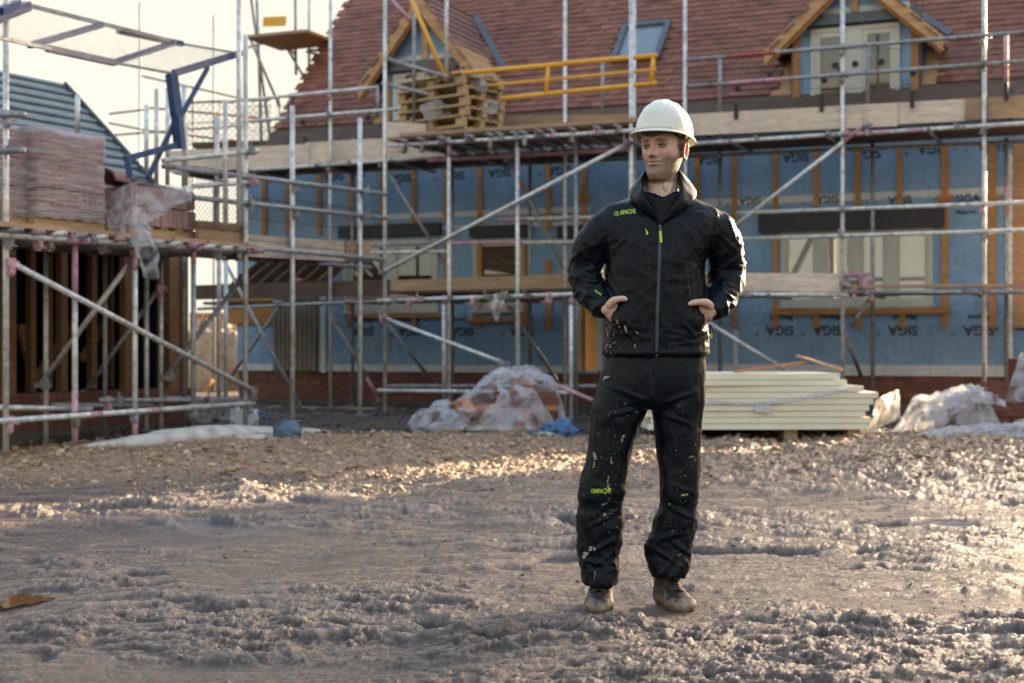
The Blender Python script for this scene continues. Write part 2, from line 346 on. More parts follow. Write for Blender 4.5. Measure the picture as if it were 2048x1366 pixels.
def build_ground():
    rows = list(np.linspace(-60, 0, 12))+list(np.linspace(.6, 3.2, 8)); y = 3.25
    while y < 30: rows.append(y); y += max(.0085, y*y*.00053) if y < 16 else y*y*.0009
    while y < 5000: rows.append(y); y *= 1.22
    rows = np.array(rows)
    s = np.concatenate([-np.geomspace(60, 1.05, 26), np.linspace(-1, 1, 760), np.geomspace(1.05, 60, 26)])
    W = np.maximum(rows*.43+.25, 1.7)
    X = W[:, None]*s[None, :]; Y = np.repeat(rows[:, None], len(s), 1)
    nr, nc = X.shape
    h, pud, rub, cl, smooth = mudheight(X, Y)
    inside = (np.abs(s) <= 1.0)[None, :]*((rows > 3.2) & (rows < 34))[:, None]
    z = gbase(X, Y)+h*inside
    # slurry finds its level in the wet patches
    lev = -.012+gbase(X, Y)+.006*fbm(X*2, Y*2, o=3)
    z = np.where(inside & (pud > .45), np.minimum(z, np.maximum(lev, z*0+lev)), z)
    k = np.exp(-(((X+1.87)/.13)**2+((Y-5.4)/.19)**2)**2); z = z*(1-k)+(gbase(X, Y)-.012)*k
    # press the ground flat round the man's boots
    for bx, by in ((.318, 5.23), (.612, 5.23)):
        k = np.exp(-(((X-bx)/.13)**2+((Y-by)/.26)**2)**2); z = z*(1-k)-.002*k
        rr = np.sqrt(((X-bx)/.105)**2+((Y-by)/.20)**2); z = z+.010*np.exp(-((rr-1.35)/.25)**2)*(.6+.5*perlin(X*22, Y*22))
    # the pit of brown water at the left edge, and ruts
    V = np.stack([X, Y, z], -1).reshape(-1, 3)
    i = np.arange(nr-1)[:, None]*nc+np.arange(nc-1)[None, :]
    F = np.stack([i, i+1, i+nc+1, i+nc], -1).reshape(-1, 4)
    me = bpy.data.meshes.new('ground'); n = len(V); nf = len(F)
    me.vertices.add(n); me.vertices.foreach_set('co', V.ravel()); me.loops.add(nf*4); me.loops.foreach_set('vertex_index', F.ravel().astype(np.int32))
    me.polygons.add(nf); me.polygons.foreach_set('loop_start', (np.arange(nf)*4).astype(np.int32)); me.polygons.foreach_set('use_smooth', np.ones(nf, bool))
    me.update(calc_edges=True)
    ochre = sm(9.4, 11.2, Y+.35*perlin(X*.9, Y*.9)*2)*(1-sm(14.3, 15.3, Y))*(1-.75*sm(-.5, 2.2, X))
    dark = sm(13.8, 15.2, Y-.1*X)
    ca = me.color_attributes.new('zone', 'FLOAT_COLOR', 'POINT')
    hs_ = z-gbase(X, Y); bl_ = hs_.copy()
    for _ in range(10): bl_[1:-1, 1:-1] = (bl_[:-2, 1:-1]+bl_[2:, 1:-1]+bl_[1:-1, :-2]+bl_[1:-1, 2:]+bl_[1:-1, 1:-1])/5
    relief_shade = np.clip(.5+(hs_-bl_)/.008, 0, 1)*inside  # tone by local height: shade painted into hollows, light onto the tops
    C = np.stack([ochre, dark, np.clip(pud*inside, 0, 1), relief_shade], -1).reshape(-1, 4); ca.data.foreach_set('color', C.ravel())
    n_ = NT('wet_mud'); co = n_.pos()
    at_ = n_.new('ShaderNodeVertexColor'); at_.layer_name = 'zone'
    sp = n_.new('ShaderNodeSeparateColor'); n_.l(at_.outputs[0], sp.inputs[0]); och, drk, pd = sp.outputs
    a = n_.noise(co, 2.2, 6, .6); b = n_.noise(co, 26, 7, .68); c = n_.noise(co, 120, 5, .7)
    mud = n_.ramp(a, [(.3, (.060, .038, .026)), (.55, (.105, .070, .050)), (.75, (.16, .112, .082))])
    mud = n_.mix(n_.ramp(b, [(.38, .65), (.6, 0.0)]), mud, (.035, .023, .015))
    mud = n_.mix(n_.ramp(at_.outputs['Alpha'], [(.15, .75), (.55, 0.0)]), mud, (.020, .013, .010)); mud = n_.mix(n_.ramp(at_.outputs['Alpha'], [(.58, 0.0), (.98, .55)]), mud, (.25, .185, .14))  # hollows darkened and tops lightened in the mud colour as relief shading
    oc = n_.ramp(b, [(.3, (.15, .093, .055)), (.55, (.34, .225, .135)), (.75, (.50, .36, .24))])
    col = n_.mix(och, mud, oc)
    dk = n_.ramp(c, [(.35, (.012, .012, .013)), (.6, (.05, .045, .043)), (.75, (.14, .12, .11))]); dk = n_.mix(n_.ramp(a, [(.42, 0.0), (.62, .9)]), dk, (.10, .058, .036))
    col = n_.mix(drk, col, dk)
    col = n_.mix(n_.math('MULTIPLY', pd, .55), col, (.11, .072, .048))
    rg = n_.ramp(b, [(.3, .28), (.6, .6)]); rg = n_.mix(och, rg, (.6, .6, .6)); rg = n_.mix(drk, rg, (.75, .75, .75)); rg = n_.mix(n_.math('MULTIPLY', pd, .9), rg, (.14, .14, .14))
    ct = n_.math('SUBTRACT', .6, n_.math('MULTIPLY', och, .35)); ct = n_.math('MULTIPLY', ct, n_.math('SUBTRACT', 1.0, n_.math('MULTIPLY', drk, .9)))
    n_.set(Base_Color=col, Roughness=rg, Specular_IOR_Level=.6, Coat_Weight=ct, Coat_Roughness=n_.ramp(b, [(.35, .05), (.65, .14)]))
    hh = n_.math('ADD', n_.math('ADD', n_.math('MULTIPLY', b, .8), n_.math('MULTIPLY', c, .3)), n_.math('MULTIPLY', n_.noise(co, 9, 5, .6, .5), 1.2))
    bb = n_.bump(hh, 1.0, .03); n_.l(bb.outputs[0], n_.b.inputs['Coat Normal'])
    n_.l(n_.math('SUBTRACT', 1.0, n_.math('MULTIPLY', pd, .8)), bb.inputs['Strength'])
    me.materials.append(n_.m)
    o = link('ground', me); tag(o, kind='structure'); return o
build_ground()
def at_surf(x, y):
    h = mudheight(np.array([float(x)]), np.array([float(y)]))[0][0]; return gz(x, y)+float(h)

# loose stones: ochre rubble bank, dark gravel under the scaffold, mud clods
def stones(name, N, pos, size, mat, label, flat=.7):
    ico = bmesh.new(); bmesh.ops.create_icosphere(ico, subdivisions=1, radius=1); v0 = np.array([v.co[:] for v in ico.verts]); f0 = np.array([[v.index for v in f.verts] for f in ico.faces]); ico.free()
    P = pos(N); x, y = P[:, 0], P[:, 1]; h = mudheight(x, y)[0]+gbase(x, y)
    sz = size(N, y)
    A = rng.normal(size=(N, 3, 3)); Q = np.linalg.qr(A)[0]
    V = v0[None]*(1+.38*rng.normal(size=(N, len(v0), 1)).clip(-1.4, 1.4))*np.stack([np.ones(N), rng.uniform(.6, 1, N), rng.uniform(.45, .9, N)], 1)[:, None, :]
    V = np.einsum('nij,nvj->nvi', Q, V); V[:, :, 2] *= flat
    V = V*sz[:, None, None]; V[:, :, 0] += x[:, None]; V[:, :, 1] += y[:, None]; V[:, :, 2] += (h+sz*.22)[:, None]
    F = (f0[None]+np.arange(N)[:, None, None]*len(v0)).reshape(-1, 3); V = V.reshape(-1, 3)
    me = bpy.data.meshes.new(name); me.vertices.add(len(V)); me.vertices.foreach_set('co', V.ravel()); me.loops.add(F.size); me.loops.foreach_set('vertex_index', F.ravel().astype(np.int32))
    me.polygons.add(len(F)); me.polygons.foreach_set('loop_start', (np.arange(len(F))*3).astype(np.int32)); me.update(calc_edges=True); me.materials.append(mat)
    return tag(link(name, me), label, 'rubble' if 'gravel' not in name else 'gravel', kind='stuff')
M['ochre'] = mk_tile('ochre_stone', (.22, .14, .085), (.42, .285, .175), (.62, .47, .32))
M['gravelm'] = mk_tile('dark_gravel_stone', (.015, .015, .016), (.045, .042, .040), (.15, .13, .115))
M['clod'] = simple('mud_clod', (.20, .15, .11), .38, var=.35, scale=20, bump=.4)
def pr(N):
    y = 9.3+5.2*rng.beta(1.9, 1.2, N*3); px = rng.uniform(-80, 2110, N*3); x = (px-1024)/FP*y
    k = rng.uniform(size=N*3) < (1-.45*sm(.2, 1.8, x)); return np.stack([x, y], 1)[k][:N]
stones('rubble', 17000, lambda N: (lambda P: P if len(P) == N else np.resize(P, (N, 2)))(pr(N)), lambda N, y: rng.lognormal(-4.45, .5, N).clip(.005, .05), M['ochre'], 'bank of loose ochre crushed stone between the mud and the scaffold')
def pg(N): y = rng.uniform(14.2, 22, N); px = rng.uniform(-60, 2110, N); return np.stack([(px-1024)/FP*y, y], 1)
stones('gravel', 6500, pg, lambda N, y: rng.lognormal(-4.2, .42, N).clip(.006, .05), M['gravelm'], 'dark gravel and site dirt under the scaffold poles')
def pc(N):
    y = 4+9.5*rng.uniform(size=N)**.8; x = rng.uniform(-.42, .42, N)*y; x2 = np.where(y > 9.6, np.abs(x), x); return np.stack([x2, y], 1)
stones('mud_clods', 4500, pc, lambda N, y: rng.lognormal(-5.4, .45, N).clip(.002, .02)*(.6+.05*y), M['clod'], 'small wet clods strewn over the churned brown mud', .6)

# puddle of brown water at the left edge of the mud
def puddle(px, py, a, b, name_label):
    c = at(px, py, CZ*FP/(py-HY)); V = []; n = 40
    for i in range(n):
        t = 2*math.pi*i/n; r = 1+.22*math.sin(3*t+1)+.14*math.sin(7*t); V.append((c.x+a*r*math.cos(t), c.y+b*r*math.sin(t), gz(c.x, c.y)+.0))
    me = mesh_np('puddle', V, [tuple(range(n))], M['puddle']); return tag(link('puddle', me), name_label, 'puddle', kind='structure')
_n = NT('muddy_water'); _n.set(Base_Color=(.17, .085, .038), Roughness=.06, Specular_IOR_Level=.5); M['puddle'] = _n.m
puddle(46, 1200, .085, .13, 'small brown puddle at the left edge')
# ------------------------------------------------------------------ the house under construction
house = empty('house', 'timber framed house being built, blue membrane walls under a steep red tiled roof', 'house', (FH.o.x, FH.o.y, 0), FH.rz)
VW = 1.4                                        # depth of the wall face behind the outer scaffold line
def U(px, py=690, v=VW): return FH.at(px, py, v)
def Z(px, py, v=VW): return FH.at(px, py, v).z
uL = U(474).x; uR = U(2066).x
zB = .55; zE = 4.0                              # foot of the membrane, wall head
def hbox(mb, u0, u1, v0, v1, z0, z1, m=0): return mb.bx((u0, v0, z0), (u1, v1, z1), m)
# openings in the front wall (pixel boxes turned into wall coordinates)
def opening(x0, x1, y0, y1):
    a = U(x0, y1); b = U(x1, y0); c = Z((x0+x1)/2, y0); d = Z((x0+x1)/2, y1); return [a.x, b.x, d, c]
OP = {'right': opening(1562, 1866, 457, 612), 'left': opening(690, 876, 480, 618), 'mid': opening(946, 1046, 478, 640), 'door': opening(1150, 1205, 480, 742), 'small': opening(548, 636, 585, 742)}
OP['mid'][2] = OP['left'][2] = OP['right'][2]
def wall_panels(holes, u0, u1, z0, z1):
    hs = sorted(holes, key=lambda h: h[0]); R_ = []; c = u0
    for h in hs:
        R_.append((c, h[0], z0, z1)); R_.append((h[0], h[1], z0, h[2])); R_.append((h[0], h[1], h[3], z1)); c = h[1]
    R_.append((c, u1, z0, z1)); return [r for r in R_ if r[1]-r[0] > .01 and r[3]-r[2] > .01]
mb = MB()
for a, b, c, d in wall_panels(list(OP.values()), uL, uR, zB, zE): hbox(mb, a, b, VW, VW+.16, c, d)
wall = mb.build('wall', M['membrane'], house, label='blue breather membrane printed with upside down letters')
# plinth of red bricks
pl = MB(); hbox(pl, uL, uR, VW+.05, VW+.25, -.3, zB-.01)
plinth = pl.build('plinth', M['mortar'], house)
def shared(name, mat, d): return MB().box((0, 0, 0), d).mesh(name, mat)
bm_ = shared('brick', M['brick'], (.215, .1, .065))
rows = 6; per = int((uR-uL)/.225); k = 0; rest = MB(); zt = zB-.035
cells = []
for r in range(rows):
    for i in range(per): cells.append((uL+.11+i*.225+(.1125 if r % 2 else 0), zt-r*.075))
vis = sorted(cells, key=lambda c: (abs(c[0]-U(1900).x) > 1.6, abs(c[0]-U(1000).x) > 2.6, -c[1]))
for j, (u, z) in enumerate(vis):
    if j < 290: link('brick', bm_, plinth, loc=(u, VW+.05-.006*rng.uniform(.2, 1.2)+.04, z))
    else: rest.box((u, VW+.085, z), (.215, .1, .065))
rest.build('brickwork', M['brick'], plinth, kind='stuff')
# membrane seam tapes
tp = MB(); hbox(tp, uL, U(548).x-.02, VW-.006, VW, zB+.002, zB+.11)
hbox(tp, U(640).x, U(1145).x, VW-.006, VW, zB+.002, zB+.11); hbox(tp, U(1212).x, uR, VW-.006, VW, zB+.002, zB+.15)
tp.build('seam_tape', M['tape'], house)
tp = MB(); zc = Z(1500, 402); hbox(tp, U(1395).x, uR, VW-.006, VW, zc-.05, zc+.05); hbox(tp, U(770).x, U(1180).x, VW-.006, VW, zc-.06, zc+.02)
zc2 = zc-.22; hbox(tp, U(770).x, U(1180).x, VW-.006, VW, zc2-.03, zc2+.02); tp.build('seam_tape', M['tape'], house)
# timber battens nailed over the membrane
def batten(px, y0, y1, wd=.07, mat='batten', v=VW):
    a = U(px, y1); b = Z(px, y0); z0 = a.z
    me = MB().bx((-wd/2, -.038, 0), (wd/2, -.003, b-z0)).mesh('batten', M[mat]); return link('batten', me, house, loc=(a.x, v, z0))
for px, y0, y1, wd in ((703, 340, 455, .07), (765, 338, 455, .05), (829, 337, 452, .07), (893, 335, 445, .06), (961, 332, 448, .07), (1098, 328, 460, .07), (1169, 326, 470, .07),
      (1395, 300, 655, .07), (1470, 298, 655, .07), (1552, 296, 420, .07), (1633, 294, 415, .07), (1716, 292, 415, .07), (1800, 290, 410, .07), (1890, 286, 655, .085), (1985, 284, 655, .085),
      (1098, 520, 662, .08), (893, 470, 620, .06), (961, 480, 655, .06), (1050, 480, 655, .06), (700, 590, 655, .07), (830, 620, 655, .07), (770, 625, 655, .07), (958, 625, 655, .07), (1033, 625, 655, .07),
      (1552, 460, 655, .075), (1634, 625, 657, .08), (1718, 625, 657, .08), (1806, 625, 657, .08), (625, 600, 660, .2), (530, 345, 470, .08), (578, 345, 470, .08), (640, 345, 470, .08)):
    batten(px, y0, y1, wd)
for px, y0, y1, wd in ((648, 480, 745, .09), (1472, 660, 742, .06), (2020, 300, 745, .07), (690, 478, 560, .05)): batten(px, y0, y1, wd, 'galv' if px > 2000 else 'tape')
batten(2046, 284, 655, .24, 'timber')
for px in (1890, 1985, 1170):
    a = U(px, 396); link('noggin', MB().box((0, -.05, 0), (.19, .03, .075)).mesh('noggin', M['batten']), house, loc=(a.x, VW, a.z))
# horizontal timbers under the sills
def hbat(x0, x1, y, h=.06, mat='batten', d=.06, v=VW, nm='sill_batten'):
    a = U(x0, y); b = U(x1, y); z = Z((x0+x1)/2, y); return link(nm, MB().bx((a.x, v-d, z-h/2), (b.x, v-.002, z+h/2)).mesh(nm, M[mat]), house)
hbat(1545, 1900, 622, .085); hbat(700, 890, 631, .07); hbat(455, 560, 622, .42, 'batten', .05); hbat(935, 1060, 640, .06)
link('cavity_tray', MB().bx((U(1520).x, VW-.12, Z(1700, 460)), (U(1890).x, VW-.004, Z(1700, 421))).mesh('cavity_tray', M['dark']), house)
for x0, x1 in ((682, 884), (944, 1062), (1118, 1222)):
    link('cavity_tray', MB().bx((U(x0).x, VW-.1, Z(x0, 476)), (U(x1).x, VW-.004, Z(x0, 453))).mesh('cavity_tray', M['dark']), house)
# black lettering printed on the membrane
def textmesh(s, size, mat, extrude=0.0, bold=False):
    cu = bpy.data.curves.new('lettering', 'FONT'); cu.body = s; cu.size = size; cu.align_x = 'CENTER'; cu.align_y = 'CENTER'; cu.extrude = extrude
    if bold: cu.offset = size*.022
    cu.resolution_u = 3
    o = bpy.data.objects.new('lettering', cu); COL.objects.link(o); dg = bpy.context.evaluated_depsgraph_get()
    me = bpy.data.meshes.new_from_object(o.evaluated_get(dg)); bpy.data.objects.remove(o); me.name = 'lettering'; me.materials.clear(); me.materials.append(mat); return me
tSI = textmesh('SIGA', .185, M['print'], bold=True); tMJ = textmesh('Majcoat', .10, M['print'], bold=True); tRG = textmesh('®', .07, M['print'])
def printed(px, py, up, both=True, size=1.0):
    a = U(px, py); rot = (R(90), 0, 0) if up else (R(90), R(180), 0)
    def put(me, du, dz):
        s = 1 if up else -1
        link('lettering', me, wall, loc=(a.x+du*s, VW-.009, a.z+dz*s), rot=rot, scale=(size,)*3)
    put(tSI, 0, 0); put(tRG, .33, .05)
    if both: put(tMJ, -.02, -.17)
for px in (1395, 1560, 1655, 1806, 1958): printed(px, 660, False)
printed(2046, 650, False)
for px in (726, 820, 925, 1045): printed(px, 662, False)
for px, py in ((1420, 318), (1592, 314), (1735, 307), (1864, 297), (1985, 292), (668, 352), (802, 356), (908, 350), (1000, 345), (1120, 340)): printed(px, py, False, False, .95)
for px, py in ((1655, 397), (1800, 399), (1935, 398), (1500, 401)): printed(px, py, px > 1900, px > 1900, .8)
# windows
def hwin(key, nlights, mat='frame', rail=None, blind=False, label=None, dep=.05):
    u0, u1, z0, z1 = OP[key]; fr = MB(); t = .075; v0 = VW-.02; v1 = VW+.07
    hbox(fr, u0, u0+t, v0, v1, z0, z1); hbox(fr, u1-t, u1, v0, v1, z0, z1); hbox(fr, u0+t, u1-t, v0, v1, z1-t, z1); hbox(fr, u0+t, u1-t, v0, v1, z0, z0+t)
    w0 = (u1-u0-2*t)/nlights
    for i in range(1, nlights): hbox(fr, u0+t+i*w0-.075, u0+t+i*w0+.075, v0+.01, v1-.005, z0+t, z1-t)
    for i in range(nlights):
        a = u0+t+i*w0+(.075 if i else 0); b = u0+t+(i+1)*w0-(.075 if i < nlights-1 else 0)
        for q in (a, b-.035): hbox(fr, q, q+.035, v0+.02, v1-.01, z0+t, z1-t)
        hbox(fr, a+.035, b-.035, v0+.02, v1-.01, z0+t, z0+t+.035); hbox(fr, a+.035, b-.035, v0+.02, v1-.01, z1-t-.035, z1-t)
    f = fr.build('window', M[mat], house, label=label)
    for i in range(nlights):
        a = u0+t+i*w0+.03; b = u0+t+(i+1)*w0-.03
        link('pane', MB().bx((a, v0+.035, z0+t), (b, v0+.047, z1-t)).mesh('pane', M['glass_film' if nlights == 4 else 'glass']), f)
        if blind:
            bl = MB(); zz = z0+t+.02
            while zz < z1-t: bl.box(((a+b)/2, v0+.12, zz), (b-a-.02, .004, .034), Matrix.Rotation(R(35), 3, 'X')); zz += .04
            bl.build('blind', M['board_dark'] if i != 0 else M['board'], f)
    link('sill', MB().bx((u0-.03, VW-.06, z0-.045), (u1+.03, VW+.05, z0-.003)).mesh('sill', M[mat]), f)
    return f
hwin('right', 4, label='wide window of four sage framed lights'); hwin('left', 2, blind=True); hwin('mid', 1, blind=True)
# doors
u0, u1, z0, z1 = OP['door']; d = MB(); hbox(d, u0, u0+.09, VW-.03, VW+.06, z0, z1); hbox(d, u1-.09, u1, VW-.03, VW+.06, z0, z1); hbox(d, u0+.09, u1-.09, VW-.03, VW+.06, z1-.09, z1)
door = d.build('door_frame', M['frame_cream'], house)
link('door', MB().bx((u0+.09, VW+.02, z0), (u0+.16, VW+.9, z1-.1)).mesh('door', M['batten']), door)
m_ = MB(); hbox(m_, u0-.05, u1+.05, VW+.75, VW+.8, z0, z1+.1); m_.build('inner_panel', M['garage_timber'], door)
u0, u1, z0, z1 = OP['small']; d = MB(); hbox(d, u0+.02, u1-.02, VW-.05, VW+.06, z0, z1)
for i in range(9): hbox(d, u0+.03+i*(u1-u0-.1)/9, u0+.03+i*(u1-u0-.1)/9+.05, VW-.065, VW-.05, z0+.02, z1-.02)
d.build('boarded_door', M['beige'], house, label='pale boarded door beside the porch')
# small porch roof beside the corner of the house: rafters on a lintel
pr_ = MB(); a = U(470, 545, .3); b = U(640, 545, .3)
for i in range(7):
    u = a.x+(b.x-a.x)*i/6; pr_.beam((u, .25, Z(540, 572, .25)), (u, VW, Z(540, 520, VW)+.1), .05, .14)
pr_.beam((a.x-.2, .25, Z(540, 578, .25)), (b.x, .25, Z(540, 578, .25)), .06, .18); pr_.build('porch_rafters', M['board_dark'], house)
# inside: floors, back wall with large openings towards the bright sky, some joists
uu = uL+.1
inn = MB(); hbox(inn, uL+.02, uR-.02, VW+.2, VW+7.2, .4, .55); hbox(inn, uL+.02, uR-.02, VW+.2, VW+7.2, 3.5, 3.72)
hbox(inn, uL+.02, uL+.15, VW+.2, VW+7.2, .55, 3.5); hbox(inn, uR-.15, uR-.02, VW+.2, VW+7.2, .55, 3.5)
inn.build('floor_deck', M['board_dark'], house)
bk = MB(); holes = [(uR-6.3, uR-4.3, 1.3, 3.0), (uR-3.9, uR-1.9, 1.3, 3.0), (uR-1.6, uR-.4, 1.3, 3.0)]
for a, b, c, d in wall_panels(holes, uL, uR, .3, zE): hbox(bk, a, b, VW+7.2, VW+7.35, c, d)
bk.build('back_wall', M['plaster'], house)
st = MB()
for h in holes: 
    for q in (.5,): st.bx((h[0]+(h[1]-h[0])*q-.04, VW+7.1, h[2]), (h[0]+(h[1]-h[0])*q+.04, VW+7.19, h[3]))
    st.bx((h[0], VW+7.1, (h[2]+h[3])/2), (h[1], VW+7.19, (h[2]+h[3])/2+.07))
for i in range(9): st.bx((uR-6+i*.6, VW+3.4, .55), (uR-5.91+i*.6, VW+3.5, 3.5)) if i % 3 != 1 else None
st.beam((uR-4.6, VW+3.3, .6), (uR-3.2, VW+3.3, 3.4), .09, .05, (0, 1, 0))
st.build('stud_partition', M['timber'], house)
# side walls
sw = MB(); hbox(sw, uL, uL+.1, VW+.16, VW+7.2, -.2, zE); hbox(sw, uR-.1, uR, VW+.16, VW+7.2, -.2, zE); sw.build('side_wall', M['membrane'], house)

# ---- roof
PITCH = R(48); tp_ = math.tan(PITCH); cp, spn = math.cos(PITCH), math.sin(PITCH)
vE, zR0 = VW+.05, Z(1590, 186, VW+.05)          # front edge of the tiles
vV = U(545, 262, vE).x; rL = vV; rR = uR+.35; RID = 4.5    # verges, half depth
def zroof(v): return zR0+(v-vE)*tp_
under = MB()
under.add([(rL+.05, vE-.32, zR0-.32*tp_-.02), (rR, vE-.32, zR0-.32*tp_-.02), (rR, vE+RID, zroof(vE+RID)-.02), (rL+.05, vE+RID, zroof(vE+RID)-.02),
           (rL+.05, vE-.32, zR0-.32*tp_-.14), (rR, vE-.32, zR0-.32*tp_-.14), (rR, vE+RID, zroof(vE+RID)-.14), (rL+.05, vE+RID, zroof(vE+RID)-.14)],
          [(0,1,2,3),(7,6,5,4),(0,4,5,1),(1,5,6,2),(2,6,7,3),(3,7,4,0)])
roof = under.build('roof', M['timber'], house)
rb = MB(); rb.add([(rL, vE+RID, zroof(vE+RID)+.03), (rR, vE+RID, zroof(vE+RID)+.03), (rR, vE+2*RID, zR0), (rL, vE+2*RID, zR0)], [(0,1,2,3)]); rb.build('rear_slope', M['tile'], roof)
for u in (rL+.08, rR-.08):
    g = MB(); g.prism([(u, vE+.1, zE-.4), (u, vE+2*RID-.1, zE-.4), (u, vE+2*RID-.1, zR0-.1), (u, vE+RID, zroof(vE+RID)-.2), (u, vE+.1, zR0-.1)], (.06, 0, 0)); g.build('gable', M['membrane'], house)
# dormers: (centre px, half width, eave z, apex z, front depth)
def dormer_spec(pxc, zf, za, hw, vf): return dict(u=U(pxc, 100, vf).x, zf=zf, za=za, hw=hw, vf=vf)
D1 = dormer_spec(836, Z(836, 152, VW-.25), Z(836, -18, VW-.25), 1.02, VW-.25)
D2 = dormer_spec(1703, Z(1703, 78, VW-.25), Z(1703, -84, VW-.25), 1.16, VW-.25)
def under_dormer(u, v):
    for d in (D1, D2):
        if abs(u-d['u']) < d['hw'] and zroof(v) < d['za']-abs(u-d['u'])*(d['za']-d['zf'])/d['hw']+.02 and v > d['vf']-.5: return True
    return False
SK = (U(1232, 110, vE+.9).x, U(1330, 110, vE+.9).x)
TW, TG = .205, .128
tme = MB().box((0, 0, 0), (TW-.006, TG+.05, .022)).mesh('tile', M['tile'])
rot = Euler((PITCH-R(5), 0, 0)).to_matrix(); tiles = []
nrow = 31; ncol = int((rR-rL)/TW)
for r in range(nrow):
    for c in range(ncol):
        u = rL+TW*(c+.5)+(TW/2 if r % 2 else 0); s = TG*(r+.5); v = vE+s*cp; z = zR0+s*spn+.015
        if under_dormer(u, v) or (SK[0] < u < SK[1] and .98 < s < 1.95): continue
        tiles.append((u, v, z, r))
def screen_y(u, v, z): q = FH.w((u, v, z)); return HY-(q.z-CZ)/q.y*FP
tiles.sort(key=lambda t: (screen_y(*t[:3]) < 0, FH.w(t[:3]).y)); rest = MB()
keep = [t for t in tiles if 1380 < 1024+FP*FH.w(t[:3]).x/FH.w(t[:3]).y < 2060][:270]; ks = set(keep)
for t in tiles:
    rr = rot @ Matrix.Rotation(rng.normal()*.012, 3, 'Z') @ Matrix.Rotation(rng.normal()*.02, 3, 'X')
    if t in ks: link('tile', tme, roof, M=Matrix.Translation((t[0], t[1], t[2]+rng.normal()*.002)) @ rr.to_4x4())
    else: rest.box((t[0], t[1], t[2]+rng.normal()*.003), (TW-.006, TG+.05, .022), rr)
rest.build('tiling', M['tile'], roof, kind='stuff')
s0 = TG*nrow; up_ = MB(); up_.add([(rL, vE+s0*cp, zR0+s0*spn+.02), (rR, vE+s0*cp, zR0+s0*spn+.02), (rR, vE+RID, zroof(vE+RID)+.03), (rL, vE+RID, zroof(vE+RID)+.03)], [(0,1,2,3)]); up_.build('upper_slope', M['tile'], roof)
# undertiled strip at the eaves
ev = MB(); ev.add([(rL+.02, vE-.30, zR0-.30*tp_+.004), (rR, vE-.30, zR0-.30*tp_+.004), (rR, vE-.02, zR0-.02*tp_+.004), (rL+.02, vE-.02, zR0-.02*tp_+.004)], [(0,1,2,3)])
ev.build('eaves_strip', M['board_dark'], roof)  # dark colour stands in for the shaded gap above the toe boards
for i in range(12): 
    u = rL+.4+i*(rR-rL)/12; 
    if not under_dormer(u, vE+.1): link('rafter_end', MB().beam((u, vE-.42, zR0-.42*tp_-.10), (u, vE-.1, zR0-.1*tp_-.10), .05, .14).mesh('rafter_end', M['dark']), roof)
# roof window
def rslope(u, s, n=0.0): return Vector((u, vE+s*cp-n*spn, zR0+s*spn+n*cp))
sk = MB(); a, b = SK; s0, s1 = 1.0, 1.93
for (x0, x1, y0, y1) in ((a, a+.09, s0, s1), (b-.09, b, s0, s1), (a+.09, b-.09, s0, s0+.09), (a+.09, b-.09, s1-.09, s1)):
    P = [rslope(x0, y0, -.02), rslope(x1, y0, -.02), rslope(x1, y1, -.02), rslope(x0, y1, -.02)]; sk.prism(P, rslope(0, 0, .09)-rslope(0, 0, -.02))
skw = sk.build('roof_window', M['lead'], house, label='dark framed roof window in the red tiles')
P = [rslope(a+.09, s0+.09, .03), rslope(b-.09, s0+.09, .03), rslope(b-.09, s1-.09, .03), rslope(a+.09, s1-.09, .03)]
link('pane', MB().prism(P, rslope(0,0,.045)-rslope(0,0,.03)).mesh('pane', simple('sky_reflecting_glass', (.18, .23, .27), .08, var=.1, spec=1.0)), skw)
